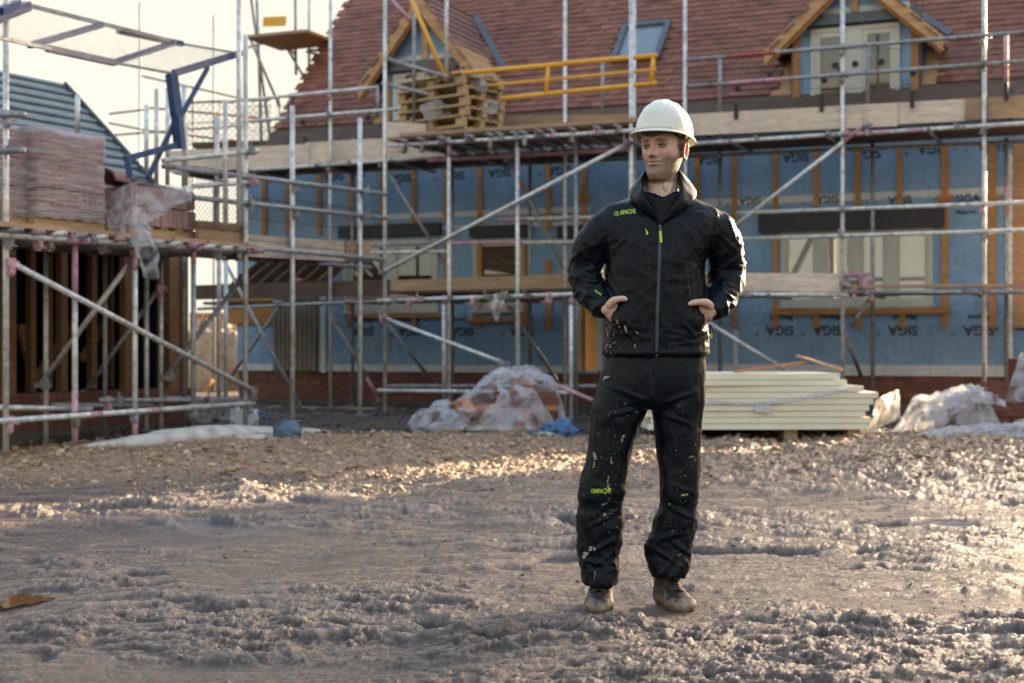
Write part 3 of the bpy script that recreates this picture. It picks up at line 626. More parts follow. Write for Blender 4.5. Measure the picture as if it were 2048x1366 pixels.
# ---- dormers
def build_dormer(D, lab, wx0, wx1, wy0, wy1):
    u, zf, za, hw, vf = D['u'], D['zf'], D['za'], D['hw'], D['vf']; sl = (za-zf)/hw; vw = VW+.02
    zs = zR0-.25; L = math.sqrt(1+sl*sl)
    cheek = hw-.28
    w0, w1 = U(wx0, wy1, vw), U(wx1, wy0, vw); z0, z1 = Z((wx0+wx1)/2, wy1, vw), Z((wx0+wx1)/2, wy0, vw); uw0, uw1 = w0.x, w1.x
    f = MB(); zt = za-sl*cheek-.10
    hbox(f, u-cheek, uw0, vw, vw+.08, zs, z1+.02); hbox(f, uw1, u+cheek, vw, vw+.08, zs, z1+.02); hbox(f, uw0, uw1, vw, vw+.08, zs, z0)
    f.prism([(u-cheek, vw, z1+.02), (u+cheek, vw, z1+.02), (u+cheek, vw, max(zt, z1+.04)), (u, vw, za-.14), (u-cheek, vw, max(zt, z1+.04))], (0, .08, 0))
    dm = f.build('dormer', M['membrane'], house, label=lab)
    for s in (-1, 1):                                                      # cheeks
        c = MB(); x = u+s*cheek; c.prism([(x, vw, zs), (x, vw, zt), (x, VW+(zt-zR0)/tp_+.3, zt)], (-s*.06, 0, 0)); c.build('cheek', M['dark'], dm)
        link('corner_post', MB().bx((x-s*.13, vw-.04, zs), (x-s*.03, vw-.002, z1)).mesh('corner_post', M['batten']), dm)
        # bargeboard: two boards, outer one nearer
        a = Vector((u+s*hw, vf, zf)); b = Vector((u, vf, za))
        dirv = (b-a).normalized(); dn = Vector((s*dirv.z*0, 0, -1))
        def barge(v, drop, h, th, mat, name, ext=0.0):
            A = a-dirv*ext
            P = [(A.x, v, A.z-drop), (u, v, za-drop), (u, v, za-drop-h*L), (A.x, v, A.z-drop-h*L*.9)]
            link(name, MB().prism(P, (0, th, 0)).mesh(name, M[mat]), dm)
        barge(vf, .03, .16, .03, 'timber', 'bargeboard', .05); barge(vf+.05, .11, .14, .03, 'batten', 'bargeboard')
        sp_ = MB(); vb = vf+.08
        P = [(a.x, vb, a.z-.05), (u, vb, za-.05), (u, vb, za-.07), (a.x, vb, a.z-.07)]; sp_.prism(P, (0, VW+(za-zR0)/tp_-vb, 0)); sp_.build('soffit', M['timber'], dm)
        # little tiled slope
        n = 11; m = 9; t_ = []
        ln = (b-a).length+.06
        for i in range(n):
            for j in range(16):
                fr_ = (i+.5)/n; px_ = a.x-s*.06+(b.x-a.x+s*.06)*fr_; pz_ = a.z-.05+(b.z-a.z+.05)*fr_; v = vf-.03+(j+.5)*.17+(.085 if i % 2 else 0)
                if zroof(v-.1) > pz_+.03: continue
                t_.append((px_, v, pz_+.012))
        me = MB().box((0, 0, 0), (ln/n+.04, .165, .02)).mesh('tile', M['tile_new']); an = math.atan2(sl, 1)*(-s)*-1
        for (x_, y_, z_) in t_: 
            link('tile', me, dm, loc=(x_, y_, z_), rot=(rng.normal()*.012, (math.atan(sl)-R(4))*(s)*1.0, rng.normal()*.01))
        va = VW+(zf-zR0)/tp_+.15; vb2 = VW+(za-zR0)/tp_+.05
        vl = MB(); vl.beam((u+s*(hw+.03), max(va, vE), zroof(max(va, vE))+.05), (u+s*.03, vb2, zroof(vb2)+.05), .10, .02, (0, -spn, cp)); vl.build('valley_flashing', M['lead'], dm)
    # gable dressing
    link('lintel_flashing', MB().bx((u-cheek-.02, vw-.10, z1+.03), (u+cheek+.02, vw-.003, z1+.17)).mesh('lintel_flashing', M['lead']), dm)
    link('seam_tape', MB().bx((u-cheek+.15, vw-.008, z1+.19), (u+cheek-.15, vw-.001, z1+.27)).mesh('seam_tape', M['tape']), dm)
    link('stud', MB().bx((u-.05, vw-.045, z1+.19), (u+.05, vw-.01, za-.2)).mesh('stud', M['timber']), dm)
    # casement pair
    t = .06; fr = MB(); v0, v1 = vw-.03, vw+.05
    hbox(fr, uw0, uw0+t, v0, v1, z0, z1); hbox(fr, uw1-t, uw1, v0, v1, z0, z1); hbox(fr, uw0+t, uw1-t, v0, v1, z1-t, z1); hbox(fr, uw0+t, uw1-t, v0, v1, z0, z0+t)
    mid = (uw0+uw1)/2; hbox(fr, mid-.10, mid+.10, v0, v1, z0+t, z1-t)
    for a_, b_ in ((uw0+t, mid-.10), (mid+.10, uw1-t)):
        hbox(fr, a_, a_+.07, v0+.015, v1, z0+t, z1-t); hbox(fr, b_-.07, b_, v0+.015, v1, z0+t, z1-t); hbox(fr, a_+.07, b_-.07, v0+.015, v1, z0+t, z0+t+.07); hbox(fr, a_+.07, b_-.07, v0+.015, v1, z1-t-.07, z1-t)
    fr.build('window_frame', M['frame_cream'], dm)
    for a_, b_ in ((uw0+t+.07, mid-.17), (mid+.17, uw1-t-.07)):
        link('pane', MB().bx((a_, v0+.03, z0+t+.07), (b_, v0+.04, z1-t-.07)).mesh('pane', M['glass']), dm)
        link('pale_reflection_panel', MB().bx((a_-.05, v0+.5, z0), (b_+.05, v0+.53, z1)).mesh('pale_reflection_panel', M['tape']), dm)  # pale panel behind each pane stands in for reflected sky
    return dm
build_dormer(D1, 'left dormer behind the pallet stack', 788, 960, 142, 236)
build_dormer(D2, 'right dormer with double casement window', 1622, 1800, 52, 208)
# ------------------------------------------------------------------ neighbouring bungalow, just out of the picture on the right: shades the foreground
nb = empty('neighbouring_house', 'low brick house beyond the right edge that shades the foreground mud', 'house', (10.9, 21.0, 0), R(-45))
b_ = MB(); b_.bx((0, 0, -.2), (16, 8, 2.2)); b_.prism([(0, 0, 2.2), (0, 8, 2.2), (0, 4, 6.0)], (.22, 0, 0)); b_.prism([(15.78, 0, 2.2), (15.78, 8, 2.2), (15.78, 4, 6.0)], (.22, 0, 0)); b_.build('wall', M['brick'], nb)
b_ = MB()
b_.prism([(-.02, -.3, 1.98), (-.02, 4, 6.05), (-.02, 4, 6.2), (-.02, -.3, 2.13)], (16.1, 0, 0)); b_.prism([(-.02, 8.3, 1.98), (-.02, 4, 6.05), (-.02, 4, 6.2), (-.02, 8.3, 2.13)], (16.1, 0, 0)); b_.build('roof', M['tile'], nb)
for u in (2, 6, 10): 
    link('window_frame', MB().bx((u, -.03, .8), (u+1.4, .0, 1.9)).mesh('window_frame', M['frame']), nb)

# ------------------------------------------------------------------ scaffold kit
TR = .027
def coupler_mesh(name, mat):
    m = MB()
    m.box((0, 0, 0), (.072, .074, .05)); m.box((0, -.062, .0), (.05, .066, .072)); m.box((.052, .0, .0), (.04, .03, .03)); m.tube((.05, -.03, .0), (.095, -.03, 0), .011, 6); m.tube((-.02, -.09, .03), (-.02, -.09, .085), .010, 6); m.box((0, -.10, 0), (.04, .03, .045))
    return m.mesh(name, mat)
CPL = [coupler_mesh('coupler', M['fitting']), coupler_mesh('coupler', M['galv_dark']), coupler_mesh('coupler', M['pink'])]
class Scaf:
    def __init__(s, name, label, cat, F, group=None):
        s.F = F; s.o = empty(name, label, cat, (F.o.x, F.o.y, 0), F.rz, group); s.nc = 0
    def P(s, px, py, v, D=None):
        if D is not None: return s.F.loc(at(px, py, D))
        return s.F.at(px, py, v)
    def rod(s, name, p, q, mat='galv', r=TR, segs=None):
        p, q = Vector(p), Vector(q); m = MB(); c = (p+q)/2
        m.tube(p-c, q-c, r, 10)
        m.tube(p-c, p-c+(q-p).normalized()*.002, r*.8, 6)
        o = link(name, m.mesh(name, M[mat], True), s.o, loc=c)
        if segs:
            for a, b, mt in segs:
                mm = MB(); mm.tube((p-c).lerp(q-c, a), (p-c).lerp(q-c, b), r+.0018, 10); link('paint_band', mm.mesh('paint_band', M[mt], True), o)
        return o
    def coup(s, p, rz=None, k=None):
        i = rng.choice([0, 1, 1, 2]) if k is None else k
        link('coupler', CPL[i], s.o, loc=p, rot=(0 if rng.uniform() < .6 else R(90), 0, rng.uniform(-.5, .5) if rz is None else rz)); s.nc += 1
    def standard(s, px, y0, y1, v=None, D=None, mat='galv', segs=None, foot=True, r=TR, lean=0.0):
        a = s.P(px, y1, v, D); b = s.P(px, y0, v, D); b.x = a.x+lean; b.y = a.y
        w_ = s.F.w(a); g = gz(w_.x, w_.y)
        if foot: a.z = g+.02
        o = s.rod('standard', a, b, mat, r, segs)
        if foot: link('base_plate', MB().bx((-.075, -.075, 0), (.075, .075, .012)).mesh('base_plate', M['galv_dark']), s.o, loc=(a.x, a.y, g+.012))
        return a, b
    def board(s, name, p, q, w, h, mat, up=(0,0,1)):
        p, q = Vector(p), Vector(q); d = (q-p); L = d.length; x = d.normalized(); y = Vector(up).cross(x).normalized(); z = x.cross(y)
        me = MB().box((0, 0, 0), (L, w, h)).mesh(name, M[mat]); Mx = Matrix((x, y, z)).transposed().to_4x4(); Mx.translation = (p+q)/2
        return link(name, me, s.o, M=Mx)
    def guard(s, p, q, z0, z1, step=.06, mat='mesh_wire', r=.0022, slope=0.0):
        "brick guard: a frame filled with diagonal wires, local x from p to q"
        p, q = Vector(p), Vector(q); L = (q-p).length; x = (q-p).normalized(); H = z1-z0; m = MB()
        def pt(a, b): return p+x*a+Vector((0, 0, z0-p.z+b))
        k = -H
        while k < L:
            a0, b0 = max(k, 0), max(0, -k); t = min(L-a0, H-b0); a1, b1 = a0+t, b0+t
            if t > .02:
                m.tube(pt(a0, b0), pt(a1, b1), r, 3, cap=False); m.tube(pt(L-a0, b0), pt(L-a1, b1), r, 3, cap=False)
            k += step
        for a, b in (((0, 0), (L, 0)), ((L, 0), (L, H)), ((L, H), (0, H)), ((0, H), (0, 0)), ((0, H*.5), (L, H*.5))): m.tube(pt(*a), pt(*b), r*2, 4, cap=False)
        return m.build('brick_guard', M[mat], s.o)
M['mesh_wire'] = simple('brick_guard_wire', (.05, .055, .065), .5, .4, var=.2)
M['mesh_pale'] = simple('pale_guard_wire', (.30, .32, .33), .5, .5, var=.2)

# ---- main scaffold along the house (outer plane v=0, inner standards v=1.0)
S = Scaf('house_scaffold', 'long galvanised pole scaffold along the blue house wall, two lifts with timber toe boards', 'scaffold', FH)
out_st = [(661, -60, 0, 'galv', None), (1130, -60, 0, 'galv', None), (1268, -60, 0, 'galv', None), (1370, -60, 0, 'galv', None), (1685, -60, 0, 'galv', None), (1968, -60, 0, 'galv', None)]
std = [S.standard(px, y0, 820, v, mat=mt, segs=sg) for px, y0, v, mt, sg in out_st]
for px in (1153, 1440, 1745, 2013, 705, 905, 1060): S.standard(px, 276, 820, .95, mat='galv_dark', segs=[(.72, .86, 'pink')] if px in (2013, 705) else None)
for px, y0 in ((1440, 112), (2012, 70), (755, 170), (1205, 120), (1735, 95)): S.standard(px, y0, 235, .12, mat='galv_dark', foot=False, segs=[(.3, 1, 'pink')] if px in (2012,) else None)
xs = [p[0] for p in out_st]
def horiz(S, name, a, b, v=None, DA=None, DB=None, mat='galv', segs=None, dz=0, couple=None, dv=-.055, level=False):
    p = S.P(a[0], a[1], v if v is not None else 0, DA); q = S.P(b[0], b[1], v if v is not None else 0, DB)
    if level: p.z = q.z = (p.z+q.z)/2
    p.y += dv; q.y += dv
    o = S.rod(name, p, q, mat, TR, segs)
    for px in (couple or []):
        c = S.P(px, 0, v) if DA is None else None
        if c is not None:
            t = (c.x-p.x)/(q.x-p.x)
            if 0 <= t <= 1: S.coup((c.x, c.y-.03, p.z+(q.z-p.z)*t))
    return p, q
# upper lift: ledgers, toe boards, decking, guard rails
horiz(S, 'ledger', (487, 342), (892, 315), 0, couple=[590, 661, 705])
horiz(S, 'ledger', (1375, 290), (1700, 268), 0, couple=[1515, 1665, 1700]); horiz(S, 'ledger', (1695, 270), (2110, 244), 0, segs=[(.02, .22, 'pink'), (.3, .38, 'pink')], couple=[1740, 1920, 1968])
horiz(S, 'ledger', (1000, 306), (1400, 288), 0); horiz(S, 'ledger', (500, 352), (2110, 282), .95, mat='galv_dark')
def toe(S, x0, x1, yt0, yb0, yt1, yb1, v, mat='board_pale', name='toe_board', dv=.0):
    p = S.P(x0, (yt0+yb0)/2, v); q = S.P(x1, (yt1+yb1)/2, v); D = FP*((S.F.w(p).y+S.F.w(q).y)/2)/FP
    h = ((yb0-yt0)+(yb1-yt1))/2*S.F.w((p+q)/2).y/FP
    p.y += dv; q.y += dv; return S.board(name, p, q, .038, h, mat)
toe(S, 340, 620, 302, 345, 288, 333, .07); toe(S, 612, 890, 283, 330, 272, 312, .09); toe(S, 1375, 1795, 228, 272, 207, 252, .07); toe(S, 1640, 1950, 213, 258, 198, 240, .11); toe(S, 1930, 2120, 196, 242, 188, 230, .08, 'board')
toe(S, 1000, 1260, 232, 258, 228, 252, .10, 'board')
zd2 = (S.P(1500, 284, 0).z+S.P(600, 335, 0).z)/2
uL_, uR_ = S.P(335, 300, 0).x, S.P(2120, 300, 0).x
def deck(S, u0, u1, v0, v1, z, L=3.0, mat='board_dark', bw=.225):
    n = int((v1-v0)/bw+.01)
    for j in range(n):
        u = u0-rng.uniform(0, L*.6)
        while u < u1:
            a = max(u, u0); b = min(u+L-.012, u1)
            if b-a > .3: S.board('deck_board', (a, v0+bw*(j+.5), z+rng.uniform(0, .006)), (b, v0+bw*(j+.5), z+rng.uniform(0, .006)), bw-.008, .036, mat)
            u += L
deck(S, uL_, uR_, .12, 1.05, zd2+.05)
for u in np.arange(uL_+.3, uR_, 1.25): S.rod('transom', (u, -.2, zd2), (u, 1.25, zd2), 'galv_dark')
horiz(S, 'guard_rail', (1375, 121), (2110, 61), 0, segs=[(.12, .26, 'red')], mat='galv_dark', couple=xs); horiz(S, 'guard_rail', (1375, 174), (2110, 119), 0, segs=[(.12, .3, 'pink')], mat='galv_dark', couple=xs)
horiz(S, 'guard_rail', (450, 206), (756, 176), 0, couple=[585, 661]); horiz(S, 'guard_rail', (490, 244), (820, 218), 0, couple=[585, 661])
for x0, x1, y0, y1 in ((1375, 1600, 262, 128), (1605, 1800, 242, 92), (1803, 1960, 236, 84), (1962, 2110, 230, 70), (478, 652, 300, 205), (655, 762, 285, 196)):
    p = S.P(x0, y0, .16); q = S.P(x1, y0, .16); S.guard(p, q, (p.z+q.z)/2-.05, (S.P(x0, y1, .16).z+S.P(x1, y1, .16).z)/2)
for px, py in ((1472, 222), (1643, 206), (1824, 200), (2012, 182)):
    p = S.P(px, py, 0.03); link('guard_strap', MB().box((0, 0, 0), (.05, .03, .21)).mesh('guard_strap', M['dark']), S.o, loc=p)
for px, py in ((1475, 178), (1648, 160), (1826, 146), (2012, 136), (1610, 68), (1670, 131), (1710, 128), (1762, 124), (1540, 150), (605, 245), (735, 236), (610, 280)):
    p = S.P(px, py, 0.14); link('guard_clip', MB().tube((0, 0, 0), (0, .02, 0), .045, 8).mesh('guard_clip', M['dark']), S.o, loc=p)
# lower lift
horiz(S, 'ledger', (400, 618), (765, 602), 0, mat='galv_dark'); horiz(S, 'ledger', (1150, 588), (1700, 590), 0, couple=[1268, 1370, 1500]); horiz(S, 'ledger', (1695, 585), (2110, 584), 0, mat='galv_dark', couple=[1745, 1930, 1968])
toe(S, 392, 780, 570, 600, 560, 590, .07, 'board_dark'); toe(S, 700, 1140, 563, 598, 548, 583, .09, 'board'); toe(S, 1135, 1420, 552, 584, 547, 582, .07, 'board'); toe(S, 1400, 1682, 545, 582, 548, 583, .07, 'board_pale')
p = S.P(1690, 573, .05); q = S.P(2110, 571, .05); S.board('edge_board', p, q, .225, .038, 'board')
zd1 = S.P(1500, 592, 0).z
deck(S, S.P(400, 600, 0).x, uR_, .25, .95, zd1+.02, mat='board')
for u in np.arange(S.P(420, 600, 0).x, uR_, 1.25): S.rod('transom', (u, -.15, zd1), (u, 1.2, zd1), 'galv_dark')
horiz(S, 'guard_rail', (1475, 427), (2110, 403), 0, couple=[1685, 1968]); horiz(S, 'guard_rail', (1460, 479), (2110, 459), 0, couple=[1685, 1968])
horiz(S, 'guard_rail', (740, 506), (900, 503), 0); horiz(S, 'guard_rail', (895, 487), (1290, 483), 0, mat='pink', segs=[(.4, .99, 'galv')])
horiz(S, 'guard_rail', (700, 493), (905, 484), 0, mat='galv_dark'); horiz(S, 'guard_rail', (1000, 440), (1300, 432), 0, mat='pink', segs=[(.2, .98, 'galv')])
def brace(S, a, b, va, vb, mat='galv', segs=None, DA=None, DB=None, ends=True):
    p = S.P(a[0], a[1], va, DA); q = S.P(b[0], b[1], vb, DB); S.rod('brace', p, q, mat, TR, segs)
    if ends:
        for c in (p, q): S.coup(c)
brace(S, (1395, 510), (1730, 250), -.06, -.06, segs=[(.88, 1, 'pink')]); brace(S, (1400, 635), (1590, 752), -.06, .3)
brace(S, (1745, 590), (1700, 655), .1, .1, 'galv_dark', ends=False); brace(S, (1690, 668), (1722, 752), .3, .9, 'galv_dark', ends=False)
brace(S, (668, 640), (760, 800), .1, .9, 'galv_dark', [(.7, 1, 'pink')]); brace(S, (1020, 320), (1150, 580), .2, .2, 'galv_dark', [(0, .25, 'pink'), (.85, 1, 'pink')]); brace(S, (770, 332), (885, 520), .2, .3, 'galv_dark')
brace(S, (1020, 615), (1120, 770), .1, .7, 'galv_dark', [(.0, .25, 'pink')]); brace(S, (770, 640), (870, 770), .1, .9, 'galv_dark')
brace(S, (440, 505), (605, 820), -.4, -.4, 'galv_dark'); brace(S, (595, 560), (450, 770), .2, .2, 'galv_dark')
for px, py in ((1690, 575), (1702, 548), (1720, 556), (1730, 562), (1708, 582)):
    S.coup(S.P(px, py, -.03), k=int(rng.choice([0, 2])))
for i in range(5): S.rod('spare_tube', S.P(1690+i*6, 552+i*8, .4), S.P(1740+i*3, 548+i*9, .5), ['pink', 'galv', 'red', 'pink', 'galv'][i])
# sole boards
for px, py in ((722, 806), (775, 838), (590, 820)): 
    p = S.P(px, py, -.2); w_ = FH.w(p); link('sole_board', MB().box((0, 0, .02), (.9, .225, .038)).mesh('sole_board', M['board']), S.o, loc=(p.x, p.y, gz(w_.x, w_.y)), rot=(0, 0, rng.normal()*.2))

# ---- loading bay standing in front of the scaffold
VB = -1.45
B = Scaf('loading_bay', 'scaffold loading bay projecting from the main scaffold, pallets on its upper deck', 'scaffold', FH)
for px, y0, sg in ((770, -60, None), (898, 275, [(.93, .99, 'pink')]), (1035, 268, None), (1262, -60, None)): B.standard(px, y0, 830, VB, segs=sg)
B.standard(893, -60, 150, VB+.1, foot=False); B.standard(828, -20, 245, VB+.5, foot=False, mat='galv_dark')
for px, y1 in ((888, 775), (1142, 832)): B.standard(px, 590, y1, VB+.25 if px < 1000 else VB, segs=[(.92, 1, 'pink')])
B.standard(1152, 268, 780, VB+.2, mat='galv_dark'); B.standard(1036, 600, 780, VB+.3)
horiz(B, 'ledger', (783, 293), (1275, 262), VB); horiz(B, 'ledger', (760, 602), (1160, 588), VB); horiz(B, 'ledger', (760, 781), (1150, 785), VB, mat='galv'); horiz(B, 'ledger', (780, 772), (1200, 772), VB+1.3, mat='galv_dark')
horiz(B, 'ledger', (860, 322), (1260, 300), VB+.8, mat='pink')
for x in (812, 848, 890, 945, 985, 1005, 1035, 1052, 1085, 1108, 1150, 1200, 1240):
    p = B.P(x, 293-(x-783)*.063, VB); B.coup((p.x, p.y-.05, p.z), k=int(rng.choice([0, 0, 1, 2])))
    B.rod('transom', (p.x, VB-.18, p.z+.055), (p.x, .1, p.z+.055), 'galv_dark')
for x in (790, 822, 848, 905, 950, 985, 1020, 1060, 1100): 
    p = B.P(x, 602-(x-760)*.035, VB); B.coup((p.x, p.y-.05, p.z), k=int(rng.choice([0, 2, 1])))
zb = B.P(1000, 279, VB).z
ub0, ub1 = B.P(775, 300, VB).x, B.P(1275, 300, VB).x
deck(B, ub0, ub1, VB, .1, zb+.10, 3.9, 'board')
B.board('edge_board', (ub0+.2, VB-.02, zb+.135), (ub1, VB-.02, zb+.135), .05, .05, 'board')
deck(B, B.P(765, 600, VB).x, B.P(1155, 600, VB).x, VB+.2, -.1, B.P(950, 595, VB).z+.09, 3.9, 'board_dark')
brace(B, (765, 545), (1258, 285), VB-.06, VB-.06); brace(B, (765, 635), (1010, 727), VB-.06, VB-.3); brace(B, (1100, 765), (1185, 801), VB-.3, VB-.3, segs=[(0, 1, 'pink')], ends=False)
horiz(B, 'guard_rail', (772, 118), (900, 156), VB+.1, mat='galv_dark'); horiz(B, 'guard_rail', (768, 168), (860, 190), VB+.1, mat='galv_dark')
tb = B.P(772, 262, VB); B.board('toe_board', tb, tb+Vector((.42, .35, 0)), .03, .24, 'board_pale')
B.board('kerb_board', B.P(765, 262, VB+.2), B.P(818, 262, VB+.2), .03, .22, 'board')
for a, b, m_ in (((765, -20), (820, 40), 'pink'),): B.rod('handrail', B.P(a[0], a[1], VB-.1), B.P(b[0], b[1], VB-.1), m_)
# yellow gate of the loading bay
g = Scaf('loading_bay_gate', 'orange yellow tubular gate and its raised arm over the loading bay deck', 'gate', FH)
gv = VB+.35
def yr(a, b, r=.026, v=gv, nm='rail'): return g.rod(nm, g.P(a[0], a[1], v), g.P(b[0], b[1], v), 'yellow', r)
yr((905, 148), (1130, 128), .034); yr((1125, 127), (1314, 111), .034); yr((975, 171), (1090, 160), .02); yr((1090, 160), (1312, 139), .02); yr((1003, 197), (1128, 184), .03); yr((1128, 184), (1314, 166), .03)
yr((1097, 132), (1092, 188), .03, nm='upright'); yr((1307, 108), (1303, 168), .03, nm='upright'); yr((806, -40), (893, 162), .03, nm='arm'); yr((835, -60), (828, -10), .03, nm='arm')
# stack of pallets on the bay deck
zp = zb+.125; pc_ = B.P(905, 268, VB+.85); pang = FH.rz+R(-16)
def make_pallet():
    o = empty('pallet', 'x', 'pallet', group='wooden pallets stacked on the loading bay')
    for j in range(6): link('deck_board', MB().box((0, -.4+.8*(j)/5, .125), (1.2, .10, .018)).mesh('deck_board', M['pallet']), o)
    for j in range(3): link('base_board', MB().box((0, -.36+.36*j, .009), (1.2, .10, .018)).mesh('base_board', M['pallet']), o)
    for i in range(3):
        link('cross_board', MB().box((-.54+.54*i, 0, .107), (.12, .8, .018)).mesh('cross_board', M['pallet']), o)
        for j in range(3): link('block', MB().box((-.54+.54*i, -.36+.36*j, .058), (.12, .10, .08)).mesh('block', M['pallet']), o)
    return o
def copy_tree(o):
    c = o.copy(); COL.objects.link(c)
    for ch in list(o.children):
        d = ch.copy(); COL.objects.link(d); d.parent = c
        for g2 in list(ch.children): e = g2.copy(); COL.objects.link(e); e.parent = d
    return c
pw = FH.w((pc_.x, pc_.y, zp)); P0 = make_pallet(); NP = 6
words = ['lowest', 'second lowest', 'third from the bottom', 'third from the top', 'second highest', 'topmost']
for i in range(NP):
    o = P0 if i == 0 else copy_tree(P0); o['label'] = f'{words[i]} wooden pallet of the stack on the loading bay'
    o.location = (pw.x+rng.normal()*.02, pw.y+rng.normal()*.02, zp+i*.142); o.rotation_euler = (0, 0, pang+rng.normal()*.035)
ztop = zp+NP*.142
def on_stack(dx, dy): return (pw.x+dx, pw.y+dy, ztop)
o = empty('offcut_heap', 'heap of broken clay tiles and scraps on top of the pallet stack', 'debris', on_stack(.05, 0)); 
for k in range(34):
    link('broken_tile', MB().box((0,0,0), (.16+.1*rng.uniform(), .12, .02)).mesh('broken_tile', M['tile_new'] if k % 3 else M['galv_dark']), o, loc=(rng.normal()*.22, rng.normal()*.16, .02+.07*rng.uniform()+max(0, .08-.3*abs(rng.normal()*.2))), rot=(rng.normal()*.5, rng.normal()*.5, rng.uniform(0, 3)))
def crumple(name, label, c, size, mat, cat, seed=0, n=26, rz=0, kind=None, amp=.22, flat=0.0):
    "a crumpled sheet or sack: a distorted closed blob"
    th = np.linspace(0, math.pi, n); ph = np.linspace(0, 2*math.pi, 2*n, endpoint=False); T, Pp = np.meshgrid(th, ph, indexing='ij')
    x, y, z = np.sin(T)*np.cos(Pp), np.sin(T)*np.sin(Pp), np.cos(T)
    r = 1+amp*fbm(x*1.6+seed, y*1.6+seed, z*1.6, 4, .6)+amp*.7*(ridge(fbm(x*2.2+seed+9, y*2.2, z*2.2+seed, 3))**2-.5)
    X = np.stack([x*r*size[0], y*r*size[1], np.maximum(z*r, -flat if flat else -9)*size[2]], -1).reshape(-1, 3)
    F = [(i*2*n+j, (i+1)*2*n+j, (i+1)*2*n+(j+1) % (2*n), i*2*n+(j+1) % (2*n)) for i in range(n-1) for j in range(2*n)]
    o = link(name, mesh_np(name, X, F, M[mat], True)); o.location = c; o.rotation_euler = (0, 0, rz); return tag(o, label, cat, kind=kind)
q = FH.w(B.P(872, 222, VB+.38)); crumple('plastic_scrap', 'pale crumpled plastic caught in the side of the pallet stack', q, (.20, .06, .13), 'film', 'plastic sheet', 3)
q = FH.w(B.P(983, 215, VB+.5)); crumple('plastic_scrap', 'small white plastic scrap at the right end of the pallet stack', q, (.09, .05, .09), 'film', 'plastic sheet', 5)
q = FH.w(B.P(957, 172, VB+.6)); crumple('plastic_scrap', 'grey plastic bundle lying on the tile scraps', q, (.13, .1, .07), 'film', 'plastic sheet', 8)
# rag hanging from the lower ledger of the bay
def rag(name, label, pts, mat, cat):
    m = MB(); n = 10; V = []
    a, b, c = [Vector(p) for p in pts]
    for i in range(n+1):
        for j in range(n+1):
            t = i/n; s_ = j/n; p = (a.lerp(b, s_)).lerp(c, t); V.append((p.x, p.y+.05*math.sin(s_*9+t*4)*(1-t*.3)+.02*math.sin(t*11), p.z))
    me = mesh_np(name, V, [(i*(n+1)+j, i*(n+1)+j+1, (i+1)*(n+1)+j+1, (i+1)*(n+1)+j) for i in range(n) for j in range(n)], M[mat], True)
    o = link(name, me); mo = o.modifiers.new('thick', 'SOLIDIFY'); mo.thickness = .004; return tag(o, label, cat)
f3 = lambda px, py, v: FH.w(B.P(px, py, v))
rag('cloth', 'white rag hanging in a point from the loading bay ledger', (f3(972, 592, VB-.1), f3(1016, 582, VB-.1), f3(993, 645, VB-.1)), 'geotex', 'rag')
rag('cloth', 'dull greenish scrap of sheeting hanging left of the white rag', (f3(945, 610, VB+.1), f3(960, 606, VB+.1), f3(938, 642, VB+.1)), 'film', 'rag')

# ---- platform on the left with a walkway running on to the right
def DL(px): return 1/(1/12.3+(px-20)/470*(1/14.9-1/12.3))
L_ = Scaf('left_platform', 'scaffold platform on the left carrying wrapped packs, diagonal braces below', 'scaffold', FL)
def st(px, y0, y1, mat='galv', segs=None, D=None, foot=True): return L_.standard(px, y0, y1, D=D or DL(px), mat=mat, segs=segs, foot=foot)
st(12, -60, 930, segs=None); st(150, 470, 905, segs=[(0, .28, 'pink'), (.72, .98, 'pink')]); st(270, 495, 880, 'galv', [(0, .14, 'pink'), (.88, .98, 'pink')]); st(387, 490, 860, 'galv_dark', [(.9, 1, 'pink')]); st(491, 70, 850)
st(478, -60, 452, D=14.4, foot=False); st(585, 212, 822); st(720, 236, 806); st(438, 470, 838, D=16.6); st(452, 520, 838, D=17.2)
for px, y0, y1 in ((92, 500, 876), (210, 495, 862), (322, 490, 852), (293, 560, 818), (368, 360, 480)): st(px, y0, y1, D=DL(px)+1.6, mat='galv' if px in (92, 293, 322) else 'galv_dark')
for px, y0, y1, D in ((293, 210, 365, 16.2), (313, 178, 372, 16.6), (335, 178, 370, 17), (368, 170, 372, 15), (372, 250, 372, 16), (434, 232, 450, 14.6), (451, 200, 452, 14.4), (155, 190, 268, 14.5)): st(px, y0, y1, D=D, foot=False, mat='galv')
def lh(name, a, b, mat='galv', segs=None, dD=0.0, couple=(), dv=-.055):
    p, q = horiz(L_, name, a, b, None, DL(a[0])+dD, DL(b[0])+dD, mat, segs, dv=dv)
    for c in couple:
        t = (c-a[0])/(b[0]-a[0]); k = L_.P(c, a[1]+(b[1]-a[1])*t, None, DL(c)+dD); L_.coup((k.x, k.y-.04, k.z))
lh('ledger', (-40, 469), (505, 503), couple=[12, 70, 92, 126, 150, 165, 200, 245, 262, 330, 380, 398, 430, 470, 485]); lh('ledger', (300, 505), (735, 535), 'galv_dark', dD=1.3, couple=[440, 545, 580, 715])
lh('ledger', (-40, 844), (500, 806), couple=[12, 145, 262, 380, 490], segs=[(.34, .38, 'pink'), (.56, .6, 'pink')]); lh('ledger', (-40, 814), (175, 818), 'galv', dD=.8); lh('ledger', (95, 810), (300, 812), dD=1.4, mat='galv_dark'); lh('ledger', (190, 800), (500, 801), dD=1.0, mat='galv_dark', couple=[210, 225, 388, 405]); lh('ledger', (320, 795), (460, 800), dD=1.7, mat='galv_dark')
lh('ledger', (495, 495), (760, 520), 'galv_dark')
